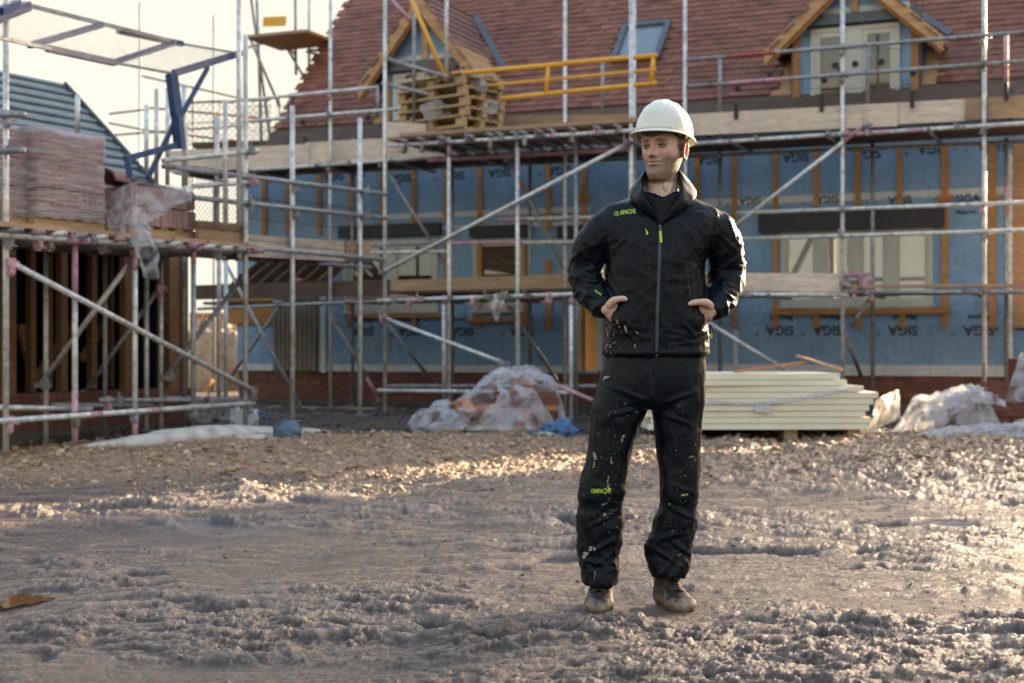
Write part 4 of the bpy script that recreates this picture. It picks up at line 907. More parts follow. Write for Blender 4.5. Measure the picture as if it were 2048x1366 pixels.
def lb(a, b, dA=0.0, dB=0.0, mat='galv', segs=None):
    p = L_.P(a[0], a[1], None, DL(a[0])+dA); q = L_.P(b[0], b[1], None, DL(b[0])+dB); L_.rod('brace', p, q, mat, TR, segs); L_.coup(p); L_.coup(q)
lb((22, 525), (505, 780), -.08, -.08); lb((80, 770), (262, 522), 1.5, .1); lb((162, 795), (320, 575), 2.4, 1.5, 'galv_dark'); lb((330, 755), (485, 555), 1.5, 1.0, 'galv_dark')
# guard rails of the walkway
for a, b in (((318, 333), (765, 389)), ((380, 396), (765, 437))): lh('guard_rail', a, b, 'galv_dark', couple=(491, 585, 720))
for a, b in (((318, 322), (508, 303)), ((378, 373), (508, 364))): lh('guard_rail', a, b, 'galv', segs=[(.86, 1, 'pink')] if a[1] > 350 else None, couple=(491,))
for x0, x1, y0, y1 in ((495, 584, 480, 392), (586, 718, 492, 398), (380, 488, 452, 330)):
    p = L_.P(x0, y0, None, DL(x0)+.05); q = L_.P(x1, y0+6, None, DL(x1)+.05); q.z = p.z; L_.guard(p, q, p.z, L_.P(x0, y1, None, DL(x0)).z)
def lboard(nm, a, b, h, mat, dD=0.0, up=(0,0,1), w_=.038): return L_.board(nm, L_.P(a[0], a[1], None, DL(a[0])+dD), L_.P(b[0], b[1], None, DL(b[0])+dD), w_, h, mat, up)
lboard('toe_board', (393, 463), (492, 470), .225, 'board', .1); lboard('toe_board', (492, 491), (735, 506), .235, 'board_pale', .12); lboard('toe_board', (690, 501), (738, 503), .22, 'board', .08)
# deck of the platform: pale edge boards and dark joists seen from below
pA = L_.P(-40, 458, None, DL(-40)); pB = L_.P(500, 492, None, DL(500)); zdk = (pA.z+pB.z)/2+.02
x0_, x1_ = pA.x, pB.x
for j in range(7):
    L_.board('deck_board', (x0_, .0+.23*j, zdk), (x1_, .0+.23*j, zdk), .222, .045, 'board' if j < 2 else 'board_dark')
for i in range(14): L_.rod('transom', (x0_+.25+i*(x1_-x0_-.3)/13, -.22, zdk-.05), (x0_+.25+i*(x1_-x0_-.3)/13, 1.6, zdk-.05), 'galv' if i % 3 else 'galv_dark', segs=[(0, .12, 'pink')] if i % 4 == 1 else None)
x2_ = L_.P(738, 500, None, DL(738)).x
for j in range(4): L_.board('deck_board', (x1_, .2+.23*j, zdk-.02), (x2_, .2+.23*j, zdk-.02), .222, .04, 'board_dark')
for px, py in ((60, 883), (90, 880), (215, 868), (320, 858), (150, 905), (435, 838)):
    w_ = at(px, py, CZ*FP/(py-HY)*1.0); l_ = FL.loc(w_); link('sole_board', MB().box((0, 0, .015), (.5, .225, .036)).mesh('sole_board', M['board_dark']), L_.o, loc=(l_.x, l_.y, gz(w_.x, w_.y)), rot=(0, 0, rng.normal()*.3))
# stub tubes sticking out near the left edge
for py in (230, 302): p = L_.P(0, py, None, 12.2); q = L_.P(48, py-1, None, 12.0); L_.rod('stub_tube', p, q, 'galv_dark'); L_.coup(L_.P(14, py, None, 12.2))
L_.board('corner_post', L_.P(12, 402, None, 12.5), L_.P(12, 450, None, 12.5), .06, .08, 'board', (1, 0, 0))

# ---- blue folding loading gate with a mesh panel, above the platform
G = Scaf('folding_gate', 'blue steel loading gate swung up, long mesh panel against the sky', 'gate', FL)
def gb(a, b, DA, DB, w_=.05, nm='bar', mat='bluepaint'):
    p = G.P(a[0], a[1], None, DA); q = G.P(b[0], b[1], None, DB); m = MB(); m.beam(p, q, w_, w_); return link(nm, m.mesh(nm, M[mat]), G.o)
# panel corners: far edge (upper) and near edge (lower)
fa, fb, fc = (20, 5), (365, 88), (478, 107); na, nb2, nc_ = (-60, 66), (230, 126), (345, 147)
DF0, DF1, DN0, DN1 = 12.6, 14.6, 11.4, 13.2
def lerp(a, b, t): return (a[0]+(b[0]-a[0])*t, a[1]+(b[1]-a[1])*t)
gb((55, 10), fb, 12.8, 14.1, .035, 'panel_rail', 'galv_dark'); gb(fb, fc, 14.1, 14.6, .022, 'panel_rail', 'galv_dark'); gb((235, 62), fb, 13.6, 14.1, .05, 'panel_rail', 'bluepaint')
gb((-60, 62), (100, 98), 11.0, 12.1, .03, 'panel_rail', 'galv_dark'); gb((95, 97), nb2, 12.1, 12.9, .055, 'panel_rail'); gb(nb2, nc_, 12.9, 13.3, .022, 'panel_rail', 'galv_dark')
gb((60, 91), (203, 50), 11.9, 13.4, .05, 'cross_bar'); gb((226, 125), (345, 87), 12.9, 14.0, .05, 'cross_bar'); gb((-20, 42), (55, 12), 11.9, 12.8, .08, 'cross_bar'); gb((0, 22), (36, 6), 12.0, 12.6, .06, 'cross_bar')
gb((344, 150), (482, 108), 13.3, 14.6, .045, 'cross_bar'); gb((346, 143), (482, 102), 13.3, 14.6, .03, 'cross_bar')
gb((343, 148), (354, 235), 13.3, 13.35, .085, 'post'); gb((354, 230), (360, 298), 13.35, 13.4, .085, 'post'); gb((416, 135), (358, 240), 14.0, 13.4, .035, 'stay')
gb((362, 288), (250, 318), 13.4, 12.9, .055, 'lower_arm'); gb((254, 316), (260, 356), 12.9, 12.9, .05, 'lower_arm'); gb((352, 238), (296, 356), 13.4, 13.2, .04, 'stay')
mp = MB()
A, Bq, C, Dq = [G.P(p[0], p[1], None, d) for p, d in (((-50, -12), 12.3), (fb, 14.1), (nb2, 12.9), ((-60, 62), 11.2))]
def panel_wires(A, Bq, C, Dq, nx, ny, mat):
    m = MB()
    def pt(s_, t): return (A.lerp(Bq, s_)).lerp(Dq.lerp(C, s_), t)
    for i in range(-ny, nx):
        for sgn in (0, 1):
            a0 = max(i, 0); b0 = a0-i; a1 = min(nx, i+ny); b1 = a1-i
            if a1 <= a0: continue
            f = (lambda a, b: pt(a/nx, b/ny)) if not sgn else (lambda a, b: pt(1-a/nx, b/ny))
            m.tube(f(a0, b0), f(a1, b1), .0012, 3, cap=False)
    return m.build('mesh_panel', mat, G.o)
panel_wires(A, Bq, C, Dq, 48, 17, M['galv_dark'])
E1, E2 = G.P(fc[0], fc[1], None, 14.6), G.P(nc_[0], nc_[1], None, 13.3); panel_wires(Bq, E1, E2, C, 16, 20, M['mesh_pale'])

# ---- packs of tiles wrapped in film on the platform
def tilepack(label, px0, px1, ybase, ytop, dv, depth, tiers, rotz=0.0, wrap=True):
    p = FL.loc(at(px0, ybase, DL(px0)+dv)); q = FL.loc(at(px1, ybase, DL(px1)+dv)); c = FL.w(((p.x+q.x)/2, (p.y+q.y)/2+depth/2, zdk+.023))
    W = (q-p).length; H = (ybase-ytop)*(DL((px0+px1)/2)+dv)/FP
    o = empty('tile_pack', label, 'tile pack', c, FL.rz+rotz, 'packs of roof tiles on the left platform')
    for j in range(3):
        link('bearer', MB().box((0, -depth/2+.06+j*(depth-.12)/2, .045), (W, .09, .09)).mesh('bearer', M['pallet']), o)
    for j in range(5): link('pallet_board', MB().box((-W/2+.06+j*(W-.12)/4, 0, .1), (.1, depth, .018)).mesh('pallet_board', M['pallet']), o)
    th = (H-.12)/tiers; 
    for t in range(tiers):
        m = MB(); z = .112+t*th; n = int(W/.026)
        for i in range(n):
            x = -W/2+.02+i*(W-.04)/n
            for k in range(3): m.box((x+.012, -depth/2+depth/6+k*depth/3+rng.normal()*.004, z+th/2), (.020, depth/3-.02, th-.018+rng.normal()*.004))
        for k in range(int(depth/.026)):
            pass
        m.build('tile_tier', M['packtile'], o, kind='stuff')
    if wrap:
        m = []; n = 120; kz = 34; V = []; F = []
        for j in range(kz+1):
            for i in range(n):
                t = 2*math.pi*i/n; e = .13; cx = math.copysign(abs(math.cos(t))**e, math.cos(t)); cy_ = math.copysign(abs(math.sin(t))**e, math.sin(t))
                V.append([cx*(W/2+.016), cy_*(depth/2+.016), .1+(H-.08)*j/kz])
        V = np.array(V); nz = fbm(V[:, 0]*3+V[:, 1]*3, V[:, 2]*26+V[:, 0]*5, V[:, 1]*3, 3); V[:, 0] += .016*nz*np.sign(V[:, 0]); V[:, 1] += .016*nz*np.sign(V[:, 1])
        for t in range(1, tiers):
            k = np.exp(-((V[:, 2]-.1-(H-.08)*t/tiers)/.02)**2); V[:, :2] *= (1-.018*k)[:, None]
        F = [(j*n+i, j*n+(i+1) % n, (j+1)*n+(i+1) % n, (j+1)*n+i) for j in range(kz) for i in range(n)]+[tuple(kz*n+i for i in range(n))]
        link('shrink_wrap', mesh_np('shrink_wrap', V, F, M['film_thin'], True), o)
    return o, c, W, H
tilepack('tall film wrapped pack of pinkish tiles at the left end of the platform', 66, 212, 452, 258, .25, .95, 3, R(2))
tilepack('film wrapped tile pack cut off by the left edge, beside the tall pack', -50, 62, 450, 250, .35, .9, 3)
tp3, c3, W3, H3 = tilepack('lower tile pack with torn wrap, ridge tile lying on it', 268, 396, 472, 368, .3, .8, 2, R(-4), False)
# torn film over the lower pack, gathered in a knot and hanging down
def filmsheet(name, label, rows, mat, parent=None, cat='plastic sheet', amp=.03, n=26, seed=0):
    "rows of pixel points with depth, skinned to a wrinkled sheet"
    P = [[at(*p) for p in r] for r in rows]; V = []; m = len(P); nn = n
    for i in range(m*6-5):
        a = i/6; i0 = min(int(a), m-2); t = a-i0
        for j in range(nn+1):
            b = j/nn*(len(P[0])-1); j0 = min(int(b), len(P[0])-2); s_ = b-j0
            p = (P[i0][j0].lerp(P[i0][j0+1], s_)).lerp(P[i0+1][j0].lerp(P[i0+1][j0+1], s_), t); V.append(p[:])
    V = np.array(V); nz = fbm(V[:, 0]*5+seed, V[:, 2]*5, V[:, 1]*3, 4, .6); r_ = ridge(fbm(V[:, 0]*9+seed, V[:, 2]*4, V[:, 1]*4, 3))**2
    V[:, 1] += amp*1.3*nz-amp*r_; V[:, 0] += amp*.5*nz; V[:, 2] += amp*.5*(r_-.5); mm = m*6-5
    F = [(i*(nn+1)+j, i*(nn+1)+j+1, (i+1)*(nn+1)+j+1, (i+1)*(nn+1)+j) for i in range(mm-1) for j in range(nn)]
    o = link(name, mesh_np(name, V, F, M[mat], True)); return tag(o, label, cat)
d0 = 13.35
filmsheet('torn_film', 'crumpled clear film draped over the lower tile pack, knotted and hanging', [
    [(205, 400, d0+.5), (235, 383, d0+.3), (270, 362, d0+.1), (330, 372, d0+.2), (392, 372, d0+.4)],
    [(208, 430, d0+.3), (245, 415, d0-.1), (275, 405, d0-.2), (330, 420, d0-.05), (385, 402, d0+.2)],
    [(212, 448, d0+.3), (250, 430, d0-.1), (268, 422, d0-.3), (290, 430, d0-.2), (350, 415, d0+.1)],
    [(215, 462, d0+.2), (240, 455, d0-.2), (262, 448, d0-.35), (285, 452, d0-.3), (300, 445, d0-.2)],
    [(262, 478, d0-.3), (270, 485, d0-.5), (285, 485, d0-.55), (300, 480, d0-.5), (306, 474, d0-.4)],
    [(280, 520, d0-.45), (288, 525, d0-.6), (300, 520, d0-.6), (312, 515, d0-.55), (320, 505, d0-.5)],
    [(285, 555, d0-.5), (293, 562, d0-.6), (305, 558, d0-.6), (316, 556, d0-.55), (322, 540, d0-.5)]], 'film', amp=.045)
rt = MB(); cen = c3+Vector((-.42, .1, H3)); 
for k in range(14):
    a0 = math.pi*k/13; rt.v.append((math.cos(a0)*.12, -.22, math.sin(a0)*.12)); rt.v.append((math.cos(a0)*.12, .22, math.sin(a0)*.12)); rt.v.append((math.cos(a0)*.10, -.22, math.sin(a0)*.10)); rt.v.append((math.cos(a0)*.10, .22, math.sin(a0)*.10))
for k in range(13):
    b0 = k*4; rt.f += [(b0, b0+4, b0+5, b0+1), (b0+2, b0+3, b0+7, b0+6), (b0, b0+2, b0+6, b0+4), (b0+1, b0+5, b0+7, b0+3)]; rt.m += [0]*4
o = rt.build('ridge_tile', M['tile_new'], smooth=False, label='half round ridge tile lying behind the torn film', cat='ridge tile'); o.location = at(232, 366, 13.9); o.rotation_euler = (0, 0, R(-12))
o = MB().box((0, 0, 0), (.75, .5, .03)).build('board_offcut', M['board_dark'], label='dark board lying on top of the lower tile pack', cat='board'); o.location = c3+Vector((.05, 0, H3+.03)); o.rotation_euler = (R(2), R(4), FL.rz)
# ------------------------------------------------------------------ garage frame behind the left platform, and its battened roof
VG = 1.75
gar = empty('garage', 'open timber framed garage with dark interior behind the left platform, battened grey roof', 'garage', (FL.o.x, FL.o.y, 0), FL.rz)
def GU(px, py=700, v=VG): return FL.at(px, py, v)
ga, gb_ = GU(-260).x, GU(380).x; gz0, gz1 = GU(200, 782).z, GU(200, 490).z+.25
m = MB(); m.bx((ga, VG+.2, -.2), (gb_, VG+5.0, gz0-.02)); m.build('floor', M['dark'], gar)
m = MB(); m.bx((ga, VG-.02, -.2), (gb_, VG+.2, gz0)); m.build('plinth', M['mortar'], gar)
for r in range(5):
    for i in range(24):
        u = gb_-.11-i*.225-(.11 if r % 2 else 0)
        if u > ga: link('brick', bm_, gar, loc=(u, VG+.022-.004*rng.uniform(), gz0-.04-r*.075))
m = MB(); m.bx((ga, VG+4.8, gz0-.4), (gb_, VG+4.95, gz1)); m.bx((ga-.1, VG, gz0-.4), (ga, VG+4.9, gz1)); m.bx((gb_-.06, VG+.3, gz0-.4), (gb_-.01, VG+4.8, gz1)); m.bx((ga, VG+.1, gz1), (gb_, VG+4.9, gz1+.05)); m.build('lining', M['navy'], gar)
for px, wd, v in ((22, .17, 0), (70, .07, .5), (105, .05, .9), (132, .09, .3), (192, .08, .6), (228, .05, .9), (260, .10, 0), (330, .05, .2), (352, .16, 0), (372, .12, -.02)):
    a = GU(px, 700, VG+v); link('stud', MB().bx((-wd/2, 0, 0), (wd/2, .09, gz1-gz0)).mesh('stud', M['garage_timber']), gar, loc=(a.x, VG+v+.02, gz0))
for (a, b, v) in (((160, 720), (250, 590), 1.2), ((60, 770), (150, 640), 1.6), ((40, 650), (70, 770), 1.0)):
    p, q = GU(*a, VG+v), GU(*b, VG+v); m = MB(); m.beam(p, q, .09, .05, (0, 1, 0)); m.build('stud_brace', M['garage_timber'], gar)
m = MB(); m.bx((ga, VG-.02, gz1-.02), (gb_+.02, VG+.14, gz1+.22)); m.build('header_beam', M['board_dark'], gar)
# roof: eave hidden behind the packs, right verge from (283,350) up to (125,168)
v0r = VG-.2; e0 = FL.at(300, 368, v0r); vr = None
for k in np.linspace(.5, 9, 400):
    p = FL.w((e0.x, v0r+k, 0)); 
    if 1024+FP*p.x/p.y < 125: vr = k; break
vr = vr or 3.0; ptop = FL.w((e0.x, v0r+vr, 0)); zt_ = CZ+(HY-168)/FP*ptop.y; slr = (zt_-e0.z)/vr
m = MB(); u0r = e0.x-9
m.prism([(e0.x, v0r, e0.z), (e0.x, v0r+vr, zt_), (e0.x, v0r+vr, zt_-.12), (e0.x, v0r, e0.z-.12)], (-9, 0, 0)); rfg = m.build('roof', M['roofsheet'], gar)
m = MB(); m.prism([(e0.x, v0r+vr, zt_), (e0.x, v0r+2*vr, e0.z), (e0.x, v0r+2*vr, e0.z-.1), (e0.x, v0r+vr, zt_-.12)], (-9, 0, 0)); m.build('rear_slope', M['roofsheet'], rfg)
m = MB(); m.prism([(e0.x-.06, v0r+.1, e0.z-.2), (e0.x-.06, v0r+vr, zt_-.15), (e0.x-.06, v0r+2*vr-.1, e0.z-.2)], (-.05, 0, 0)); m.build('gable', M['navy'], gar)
nb_ = 11
for i in range(nb_):
    t = (i+.5)/nb_; link('batten', MB().box((0, 0, 0), (9, .05, .03)).mesh('batten', M['tealbatten']), rfg, loc=(e0.x-4.5-.002*i, v0r+vr*t, e0.z+(zt_-e0.z)*t+.025), rot=(math.atan(slr), 0, 0))
link('verge_board', MB().beam((e0.x+.015, v0r-.02, e0.z-.04), (e0.x+.015, v0r+vr, zt_-.04), .03, .17, (0, -slr, 1)).mesh('verge_board', M['lead']), gar)

# ------------------------------------------------------------------ scaffolds and things far behind
T = Scaf('far_scaffold', 'thin distant scaffold poles and rails against the sky behind the left platform', 'scaffold', FH)
def tr(a, b, DA, DB=None, mat='galv_dark', nm='pole', r=.024): T.rod(nm, T.P(a[0], a[1], None, DA), T.P(b[0], b[1], None, DB or DA), mat, r)
def tpole(px, y0, D, mat='galv_dark'): 
    a = T.P(px, y0, None, D); T.rod('pole', (a.x, a.y, .0), a, mat, .024)
for px, y0 in ((280, 5), (387, 175), (428, 30), (560, 190), (452, 210)): tpole(px, y0, 29)
for a, b in (((283, 152), (488, 198)), ((218, 228), (300, 218)), ((300, 216), (520, 236)), ((218, 246), (300, 262)), ((230, 270), (500, 250)), ((300, 262), (540, 290)), ((380, 205), (540, 200))): tr(a, b, 28.9, mat='galv_dark' if a[0] != 300 else 'red', nm='rail')
m = MB(); 
for x0, x1 in ((372, 440), (440, 545)):
    p, q = T.P(x0, 290, None, 28.5), T.P(x1, 286, None, 28.5); T.guard(p, q, p.z, T.P(x0, 205, None, 28.5).z, step=.14, r=.006)
T.board('deck_board', T.P(395, 296, None, 28.3), T.P(545, 292, None, 28.3), .9, .10, 'board_dark')
W_ = Scaf('chimney_scaffold', 'high scaffold tower with a timber deck and a yellow board beside the roof verge', 'scaffold', FH)
def wr(a, b, D=24.5, mat='galv', nm='pole', DB=None): W_.rod(nm, W_.P(a[0], a[1], None, D), W_.P(b[0], b[1], None, DB or D), mat, .026)
for x0, y0, x1, y1 in ((512, -60, 524, 320), (497, -40, 545, 310), (590, -60, 592, 150), (618, -60, 618, 160)): wr((x0, y0), (x1, y1), 25.2, 'galv' if x0 > 600 else 'galv_dark')
for a, b in (((497, 70), (560, 215)), ((505, 80), (575, 95)), ((576, 100), (610, 158)), ((612, 103), (638, 110)), ((495, 95), (620, 60)), ((580, 96), (590, 110)), ((600, 60), (655, 80)), ((620, 100), (655, 102))): wr(a, b, 25, 'galv_dark' if a[1] < 75 else 'galv', 'brace')
for i in range(5): 
    p = W_.P(496, 76, None, 24.4); q = W_.P(652, 72, None, 24.4); W_.board('deck_board', (p.x, p.y+.23*i, p.z), (q.x, p.y+.23*i+.01, p.z), .222, .05, 'batten' if i else 'board')
p = W_.P(549, 43, None, 24.4); link('yellow_board', MB().box((0, 0, 0), (.45, .03, .16)).mesh('yellow_board', M['yellow']), W_.o, loc=p, rot=(0, R(3), 0))
# sunlit heap of soil and timber seen through the gap
hp = at(430, 790, 30.0); crumple('soil_heap', 'sunlit orange soil heap seen through the gap between garage and house', (hp.x+.1, 30.5, .2), (1.15, .9, 1.25), 'ochre', 'soil heap', 12, 30, amp=.2, kind='stuff')
for k, (a, b, lab) in enumerate((((455, 690), (432, 745), 'steep bright timber leaning on the soil heap'), ((412, 628), (398, 655), 'short pale timber poking from the left of the soil heap'), ((408, 790), (425, 760), 'pale timber end lying at the foot of the soil heap'))):
    m = MB(); m.beam(at(a[0], a[1], 29.0), at(b[0], b[1], 28.9), .09, .06); m.build('timber_offcut', M['timber'], label=lab, cat='timber')
# fence panel sheets of plywood behind the gap
m = MB(); m.bx((0, 0, 0), (2.0, .05, 1.6)); o = m.build('site_board', M['batten'], label='orange plywood site board behind the soil heap', cat='board'); o.location = (-7.3, 32.2, .1)

# ------------------------------------------------------------------ stack of insulation boards
sx0, sx1 = at(1288, 870, 14.0).x, at(1742, 870, 14.0).x; Ls = sx1-sx0-.05; ic = Vector(((sx0+sx1)/2, 14.62, gz(3, 14.6)+.10)); irz = R(1.5)
nbd = 9; thk = .062
names = ['bottom board of the cream insulation stack', 'second lowest cream insulation board of the stack', 'third insulation board from the ground in the cream stack', 'fourth insulation board from the ground in the cream stack', 'middle board of the cream insulation stack', 'cream insulation board just above the middle of the stack', 'third cream insulation board from the top of the stack', 'second cream insulation board from the top of the stack', 'topmost cream insulation board, short and set back on the stack']
def insul_board(L, Wd, T_):
    "a board with slightly dented corners and a paler facing sheet"
    bm = bmesh.new(); bmesh.ops.create_cube(bm, size=1); bmesh.ops.scale(bm, vec=(L, Wd, T_-.006), verts=bm.verts); bmesh.ops.bevel(bm, geom=bm.edges[:], offset=.006, segments=1)
    me = bpy.data.meshes.new('insulation_board'); bm.to_mesh(me); bm.free(); me.materials.append(M['insul']); return me
for i in range(nbd):
    sh = [0, .03, -.02, .01, .05, .10, -.04, -.10, -.16][i]
    me = insul_board(Ls-(.25 if i > 6 else 0), 1.15, thk); o = link('insulation_board', me); o.location = (ic.x+sh, ic.y+rng.normal()*.012, ic.z+.05+i*thk); o.rotation_euler = (0, 0, irz+rng.normal()*.008+(.03 if i > 6 else 0))
    tag(o, names[i], 'insulation board', 'cream insulation boards stacked behind the man')
zs_ = ic.z+.05+nbd*thk-thk/2
for j, (dx, lab) in enumerate(((-.75, 'timber bearer under the left end of the insulation stack'), (.35, 'timber bearer under the middle of the insulation stack'), (.98, 'timber bearer under the right end of the insulation stack'))):
    link('bearer', MB().box((0, 0, 0), (.13, 1.0, .10)).mesh('bearer', M['board'])).location = (ic.x+dx, ic.y, ic.z-.032); tag(bpy.context.scene.objects[-1] if False else COL.objects[-1], lab, 'timber')
m = MB(); m.beam((0, 0, 0), (.75, .1, .09), .14, .02); o = m.build('terracotta_batten', M['brick_or'], label='terracotta strip lying on top of the insulation stack', cat='strip'); o.location = (ic.x-.15, ic.y-.2, zs_+.012); o.rotation_euler = (0, 0, .12)
m = MB(); m.beam((0, 0, 0), (.42, -.25, -.14), .04, .02); o = m.build('timber_lath', M['timber'], label='thin pale lath sloping down on the insulation stack right end', cat='timber'); o.location = (ic.x+.52, ic.y+.05, zs_+.17)
m = MB(); m.bx((0, 0, 0), (.15, .004, .075)); o = m.build('paper_label', M['tape'], label='small white label stuck to the front of the insulation stack', cat='label'); o.location = (ic.x-.02, ic.y-.60, ic.z+.20); o.rotation_euler = (0, R(6), 0)
# strap film sagging over the front
def strip(name, label, pts, wd, mat, cat, up=(0,0,1)):
    V = []; F = []
    for i, p in enumerate(pts):
        p = Vector(p); V += [p+Vector(up)*wd/2, p-Vector(up)*wd/2]
        if i: F.append((2*i-2, 2*i, 2*i+1, 2*i-1))
    o = link(name, mesh_np(name, V, F, M[mat], True)); mo = o.modifiers.new('t', 'SOLIDIFY'); mo.thickness = .003; return tag(o, label, cat)
strip('film_band', 'milky film band sagging across the front of the insulation stack', [(ic.x-1.1+2.0*t, ic.y-.625-.03*math.sin(t*9), ic.z+.44-.16*math.sin(math.pi*t)) for t in np.linspace(0, 1, 18)], .045, 'film', 'plastic strip')
# film flapping at the right end
filmsheet('film_wrap', 'clear film crumpled against the right end of the insulation stack', [
    [(1750, 800, 14.3), (1778, 785, 14.7), (1797, 778, 15.1)], [(1745, 835, 14.2), (1775, 818, 14.6), (1799, 808, 15.1)], [(1722, 872, 14.1), (1758, 855, 14.5), (1799, 838, 15.0)]], 'film', amp=.03, n=14)
m = MB(); m.bx((0, 0, 0), (.16, .1, .05)); o = m.build('foam_block', M['tape'], label='small white block on the ground below the insulation stack', cat='block'); o.location = at(1520, 872, 14.55); o.location.z = gz(2.5, 14.5)+.01

# ------------------------------------------------------------------ film covered brick pile in the middle
pc2 = at(990, 845, 15.6); px_, py_ = at(990, 845, 15.3).x, 15.3; g0 = gz(px_, py_)
bp = empty('brick_pile', 'pallet of loose orange and grey bricks half covered by torn clear film', 'brick pile', (px_, py_, g0), R(6))
link('pallet_base', MB().box((0, 0, .06), (1.3, 1.0, .10)).mesh('pallet_base', M['pallet']), bp)
bor, bgr = shared('brick', M['brick_or'], (.215, .102, .065)), shared('brick', M['brick'], (.215, .102, .065))
for lv in range(7):
    for i in range(6):
        for j in range(2 if lv < 6 else 1):
            x = -.58+i*.22+rng.normal()*.012; 
            hgt = 1.5+3.8*math.exp(-((x-.30)/.36)**2)
            if lv > hgt: continue
            link('brick', bor if rng.uniform() < .4 else bgr, bp, loc=(x, -.36+j*.3+rng.normal()*.01, .145+lv*.07), rot=(0, 0, rng.normal()*.06))
for k in range(16): link('brick', bor if k % 2 else bgr, bp, loc=(rng.uniform(-.5, .35), rng.uniform(-.5, -.35), .12+.2*rng.uniform()), rot=(rng.normal()*.5, rng.normal()*.5, rng.uniform(0, 3)))
link('box', MB().box((0, 0, 0), (.20, .16, .16)).mesh('box', M['brick_or']), bp, loc=(.30, -.12, .50), rot=(.1, .1, .4))
# the film: a draped height field over the pile
def drape(name, label, c, rx, ry, prof, mat='film', n=64, seed=0, amp=.05, holes=None, rz=0, cat='plastic sheet'):
    s_ = np.linspace(-1, 1, n); A, Bv = np.meshgrid(s_, s_, indexing='ij'); rr = np.sqrt(A*A+Bv*Bv)
    sc_ = 1+.10*perlin(A*2.1+seed, Bv*2.1+seed); X = A*rx*sc_; Y = Bv*ry*sc_
    H = prof(A, Bv)
    wr_ = ridge(fbm(A*2.6+seed+.8*perlin(A*2, Bv*2), Bv*2.6-A*1.2, o=4, rough=.6))**2; H = H*(1+.18*fbm(A*3+seed, Bv*3, o=3))+amp*(wr_-.35)*(H > .03)+amp*.25*fbm(A*11, Bv*11+seed, o=3)
    X = X+amp*.8*perlin(A*5+2, Bv*5+seed); Y = Y+amp*.8*perlin(A*5+7, Bv*5+seed)
    V = np.stack([X, Y, H], -1).reshape(-1, 3); F = []
    for i in range(n-1):
        for j in range(n-1):
            a, b = s_[i], s_[j]
            if a*a+b*b > 1: continue
            if holes and any(((a-h[0])/h[2])**2+((b-h[1])/h[3])**2 < 1+.5*math.sin(7*a+9*b) for h in holes): continue
            F.append((i*n+j, (i+1)*n+j, (i+1)*n+j+1, i*n+j+1))
    o = link(name, mesh_np(name, V, F, M[mat], True)); o.location = c; o.rotation_euler = (0, 0, rz); return tag(o, label, cat)
def prof1(A, Bv):
    hA = np.interp(A, [-1, -.85, -.5, -.25, 0, .2, .45, .7, .88, 1], [.03, .20, .24, .32, .50, .58, .54, .52, .46, .05])
    return .02+(1-sm(.72, 1.0, np.sqrt(A**2+Bv**2)))*hA*(.35+.65*sm(-.95, -.15, Bv))
drape('film_cover', 'torn clear film draped over the brick pile behind the blue sack', (px_-.05, py_-.05, g0+.06), 0.84, .80, prof1, seed=4, amp=.055, holes=[(-.12, -.55, .20, .22), (-.42, -.1, .10, .30), (.25, .02, .1, .10)], n=76)
crumple('film_bundle', 'bunched clear film spilling off the left side of the brick pile', (px_-.62, py_-.45, g0+.11), (.26, .22, .17), 'film', 'plastic sheet', 21, 22)
strip('blue_strap', 'thin blue strap lying along the foot of the film covered bricks', [(px_-.45+1.0*t, py_-.82+.05*math.sin(t*7), g0+.035+.03*abs(math.sin(t*5))) for t in np.linspace(0, 1, 12)], .018, 'bluebag', 'strap')
strip('blue_strap', 'short blue strap end sticking up right of the brick pile', [(px_+.52+.16*t, py_-.72, g0+.06+.10*t) for t in np.linspace(0, 1, 5)], .018, 'bluebag', 'strap')
# blue sack
bs = at(1120, 862, 14.4); crumple('blue_sack', 'crumpled blue and white plastic sack beside the brick pile', (bs.x, 14.6, gz(bs.x, 14.6)+.07), (.19, .15, .10), 'bluebag', 'sack', 31, 24, amp=.3, flat=.5)
crumple('sack_flap', 'dirty white torn flap lying left of the blue sack', (bs.x-.14, 14.45, gz(bs.x, 14.5)+.035), (.10, .10, .035), 'geotex', 'sack', 33, 16, amp=.3)
# long roll of white geotextile at the edge of the rubble
pts = [(100, 917, 12.3), (180, 905, 12.6), (270, 894, 12.8), (350, 882, 13.1), (430, 872, 13.4), (500, 866, 13.8), (560, 864, 14.1), (620, 866, 14.4), (672, 870, 14.6)]
P = [at(a, b, d) for a, b, d in pts]; rad = [.02, .055, .085, .11, .115, .10, .075, .05, .015]
V = []; F = []; nn = 22; K = 60
for i in range(K+1):
    a = i/K*(len(P)-1); i0 = min(int(a), len(P)-2); t = a-i0; p = P[i0].lerp(P[i0+1], t); r = rad[i0]*(1-t)+rad[i0+1]*t; d = (P[i0+1]-P[i0]).normalized(); n_ = Vector((-d.y, d.x, 0)).normalized()
    zc_ = gz(p.x, p.y)+r*.62
    for j in range(nn):
        th = 2*math.pi*j/nn; rr = r*(1+.16*float(perlin(np.array([i*.35]), np.array([j*.6]))[0])); q = Vector((p.x, p.y, zc_))+n_*math.cos(th)*rr*1.5+Vector((0, 0, 1))*math.sin(th)*rr*.85; V.append(q[:])
for i in range(K): F += [(i*nn+j, i*nn+(j+1) % nn, (i+1)*nn+(j+1) % nn, (i+1)*nn+j) for j in range(nn)]
F += [tuple(range(nn-1, -1, -1)), tuple(range(K*nn, K*nn+nn))]
tag(link('geotextile_roll', mesh_np('geotextile_roll', V, F, M['geotex'], True)), 'long muddy white geotextile roll lying along the rubble bank', 'fabric roll')
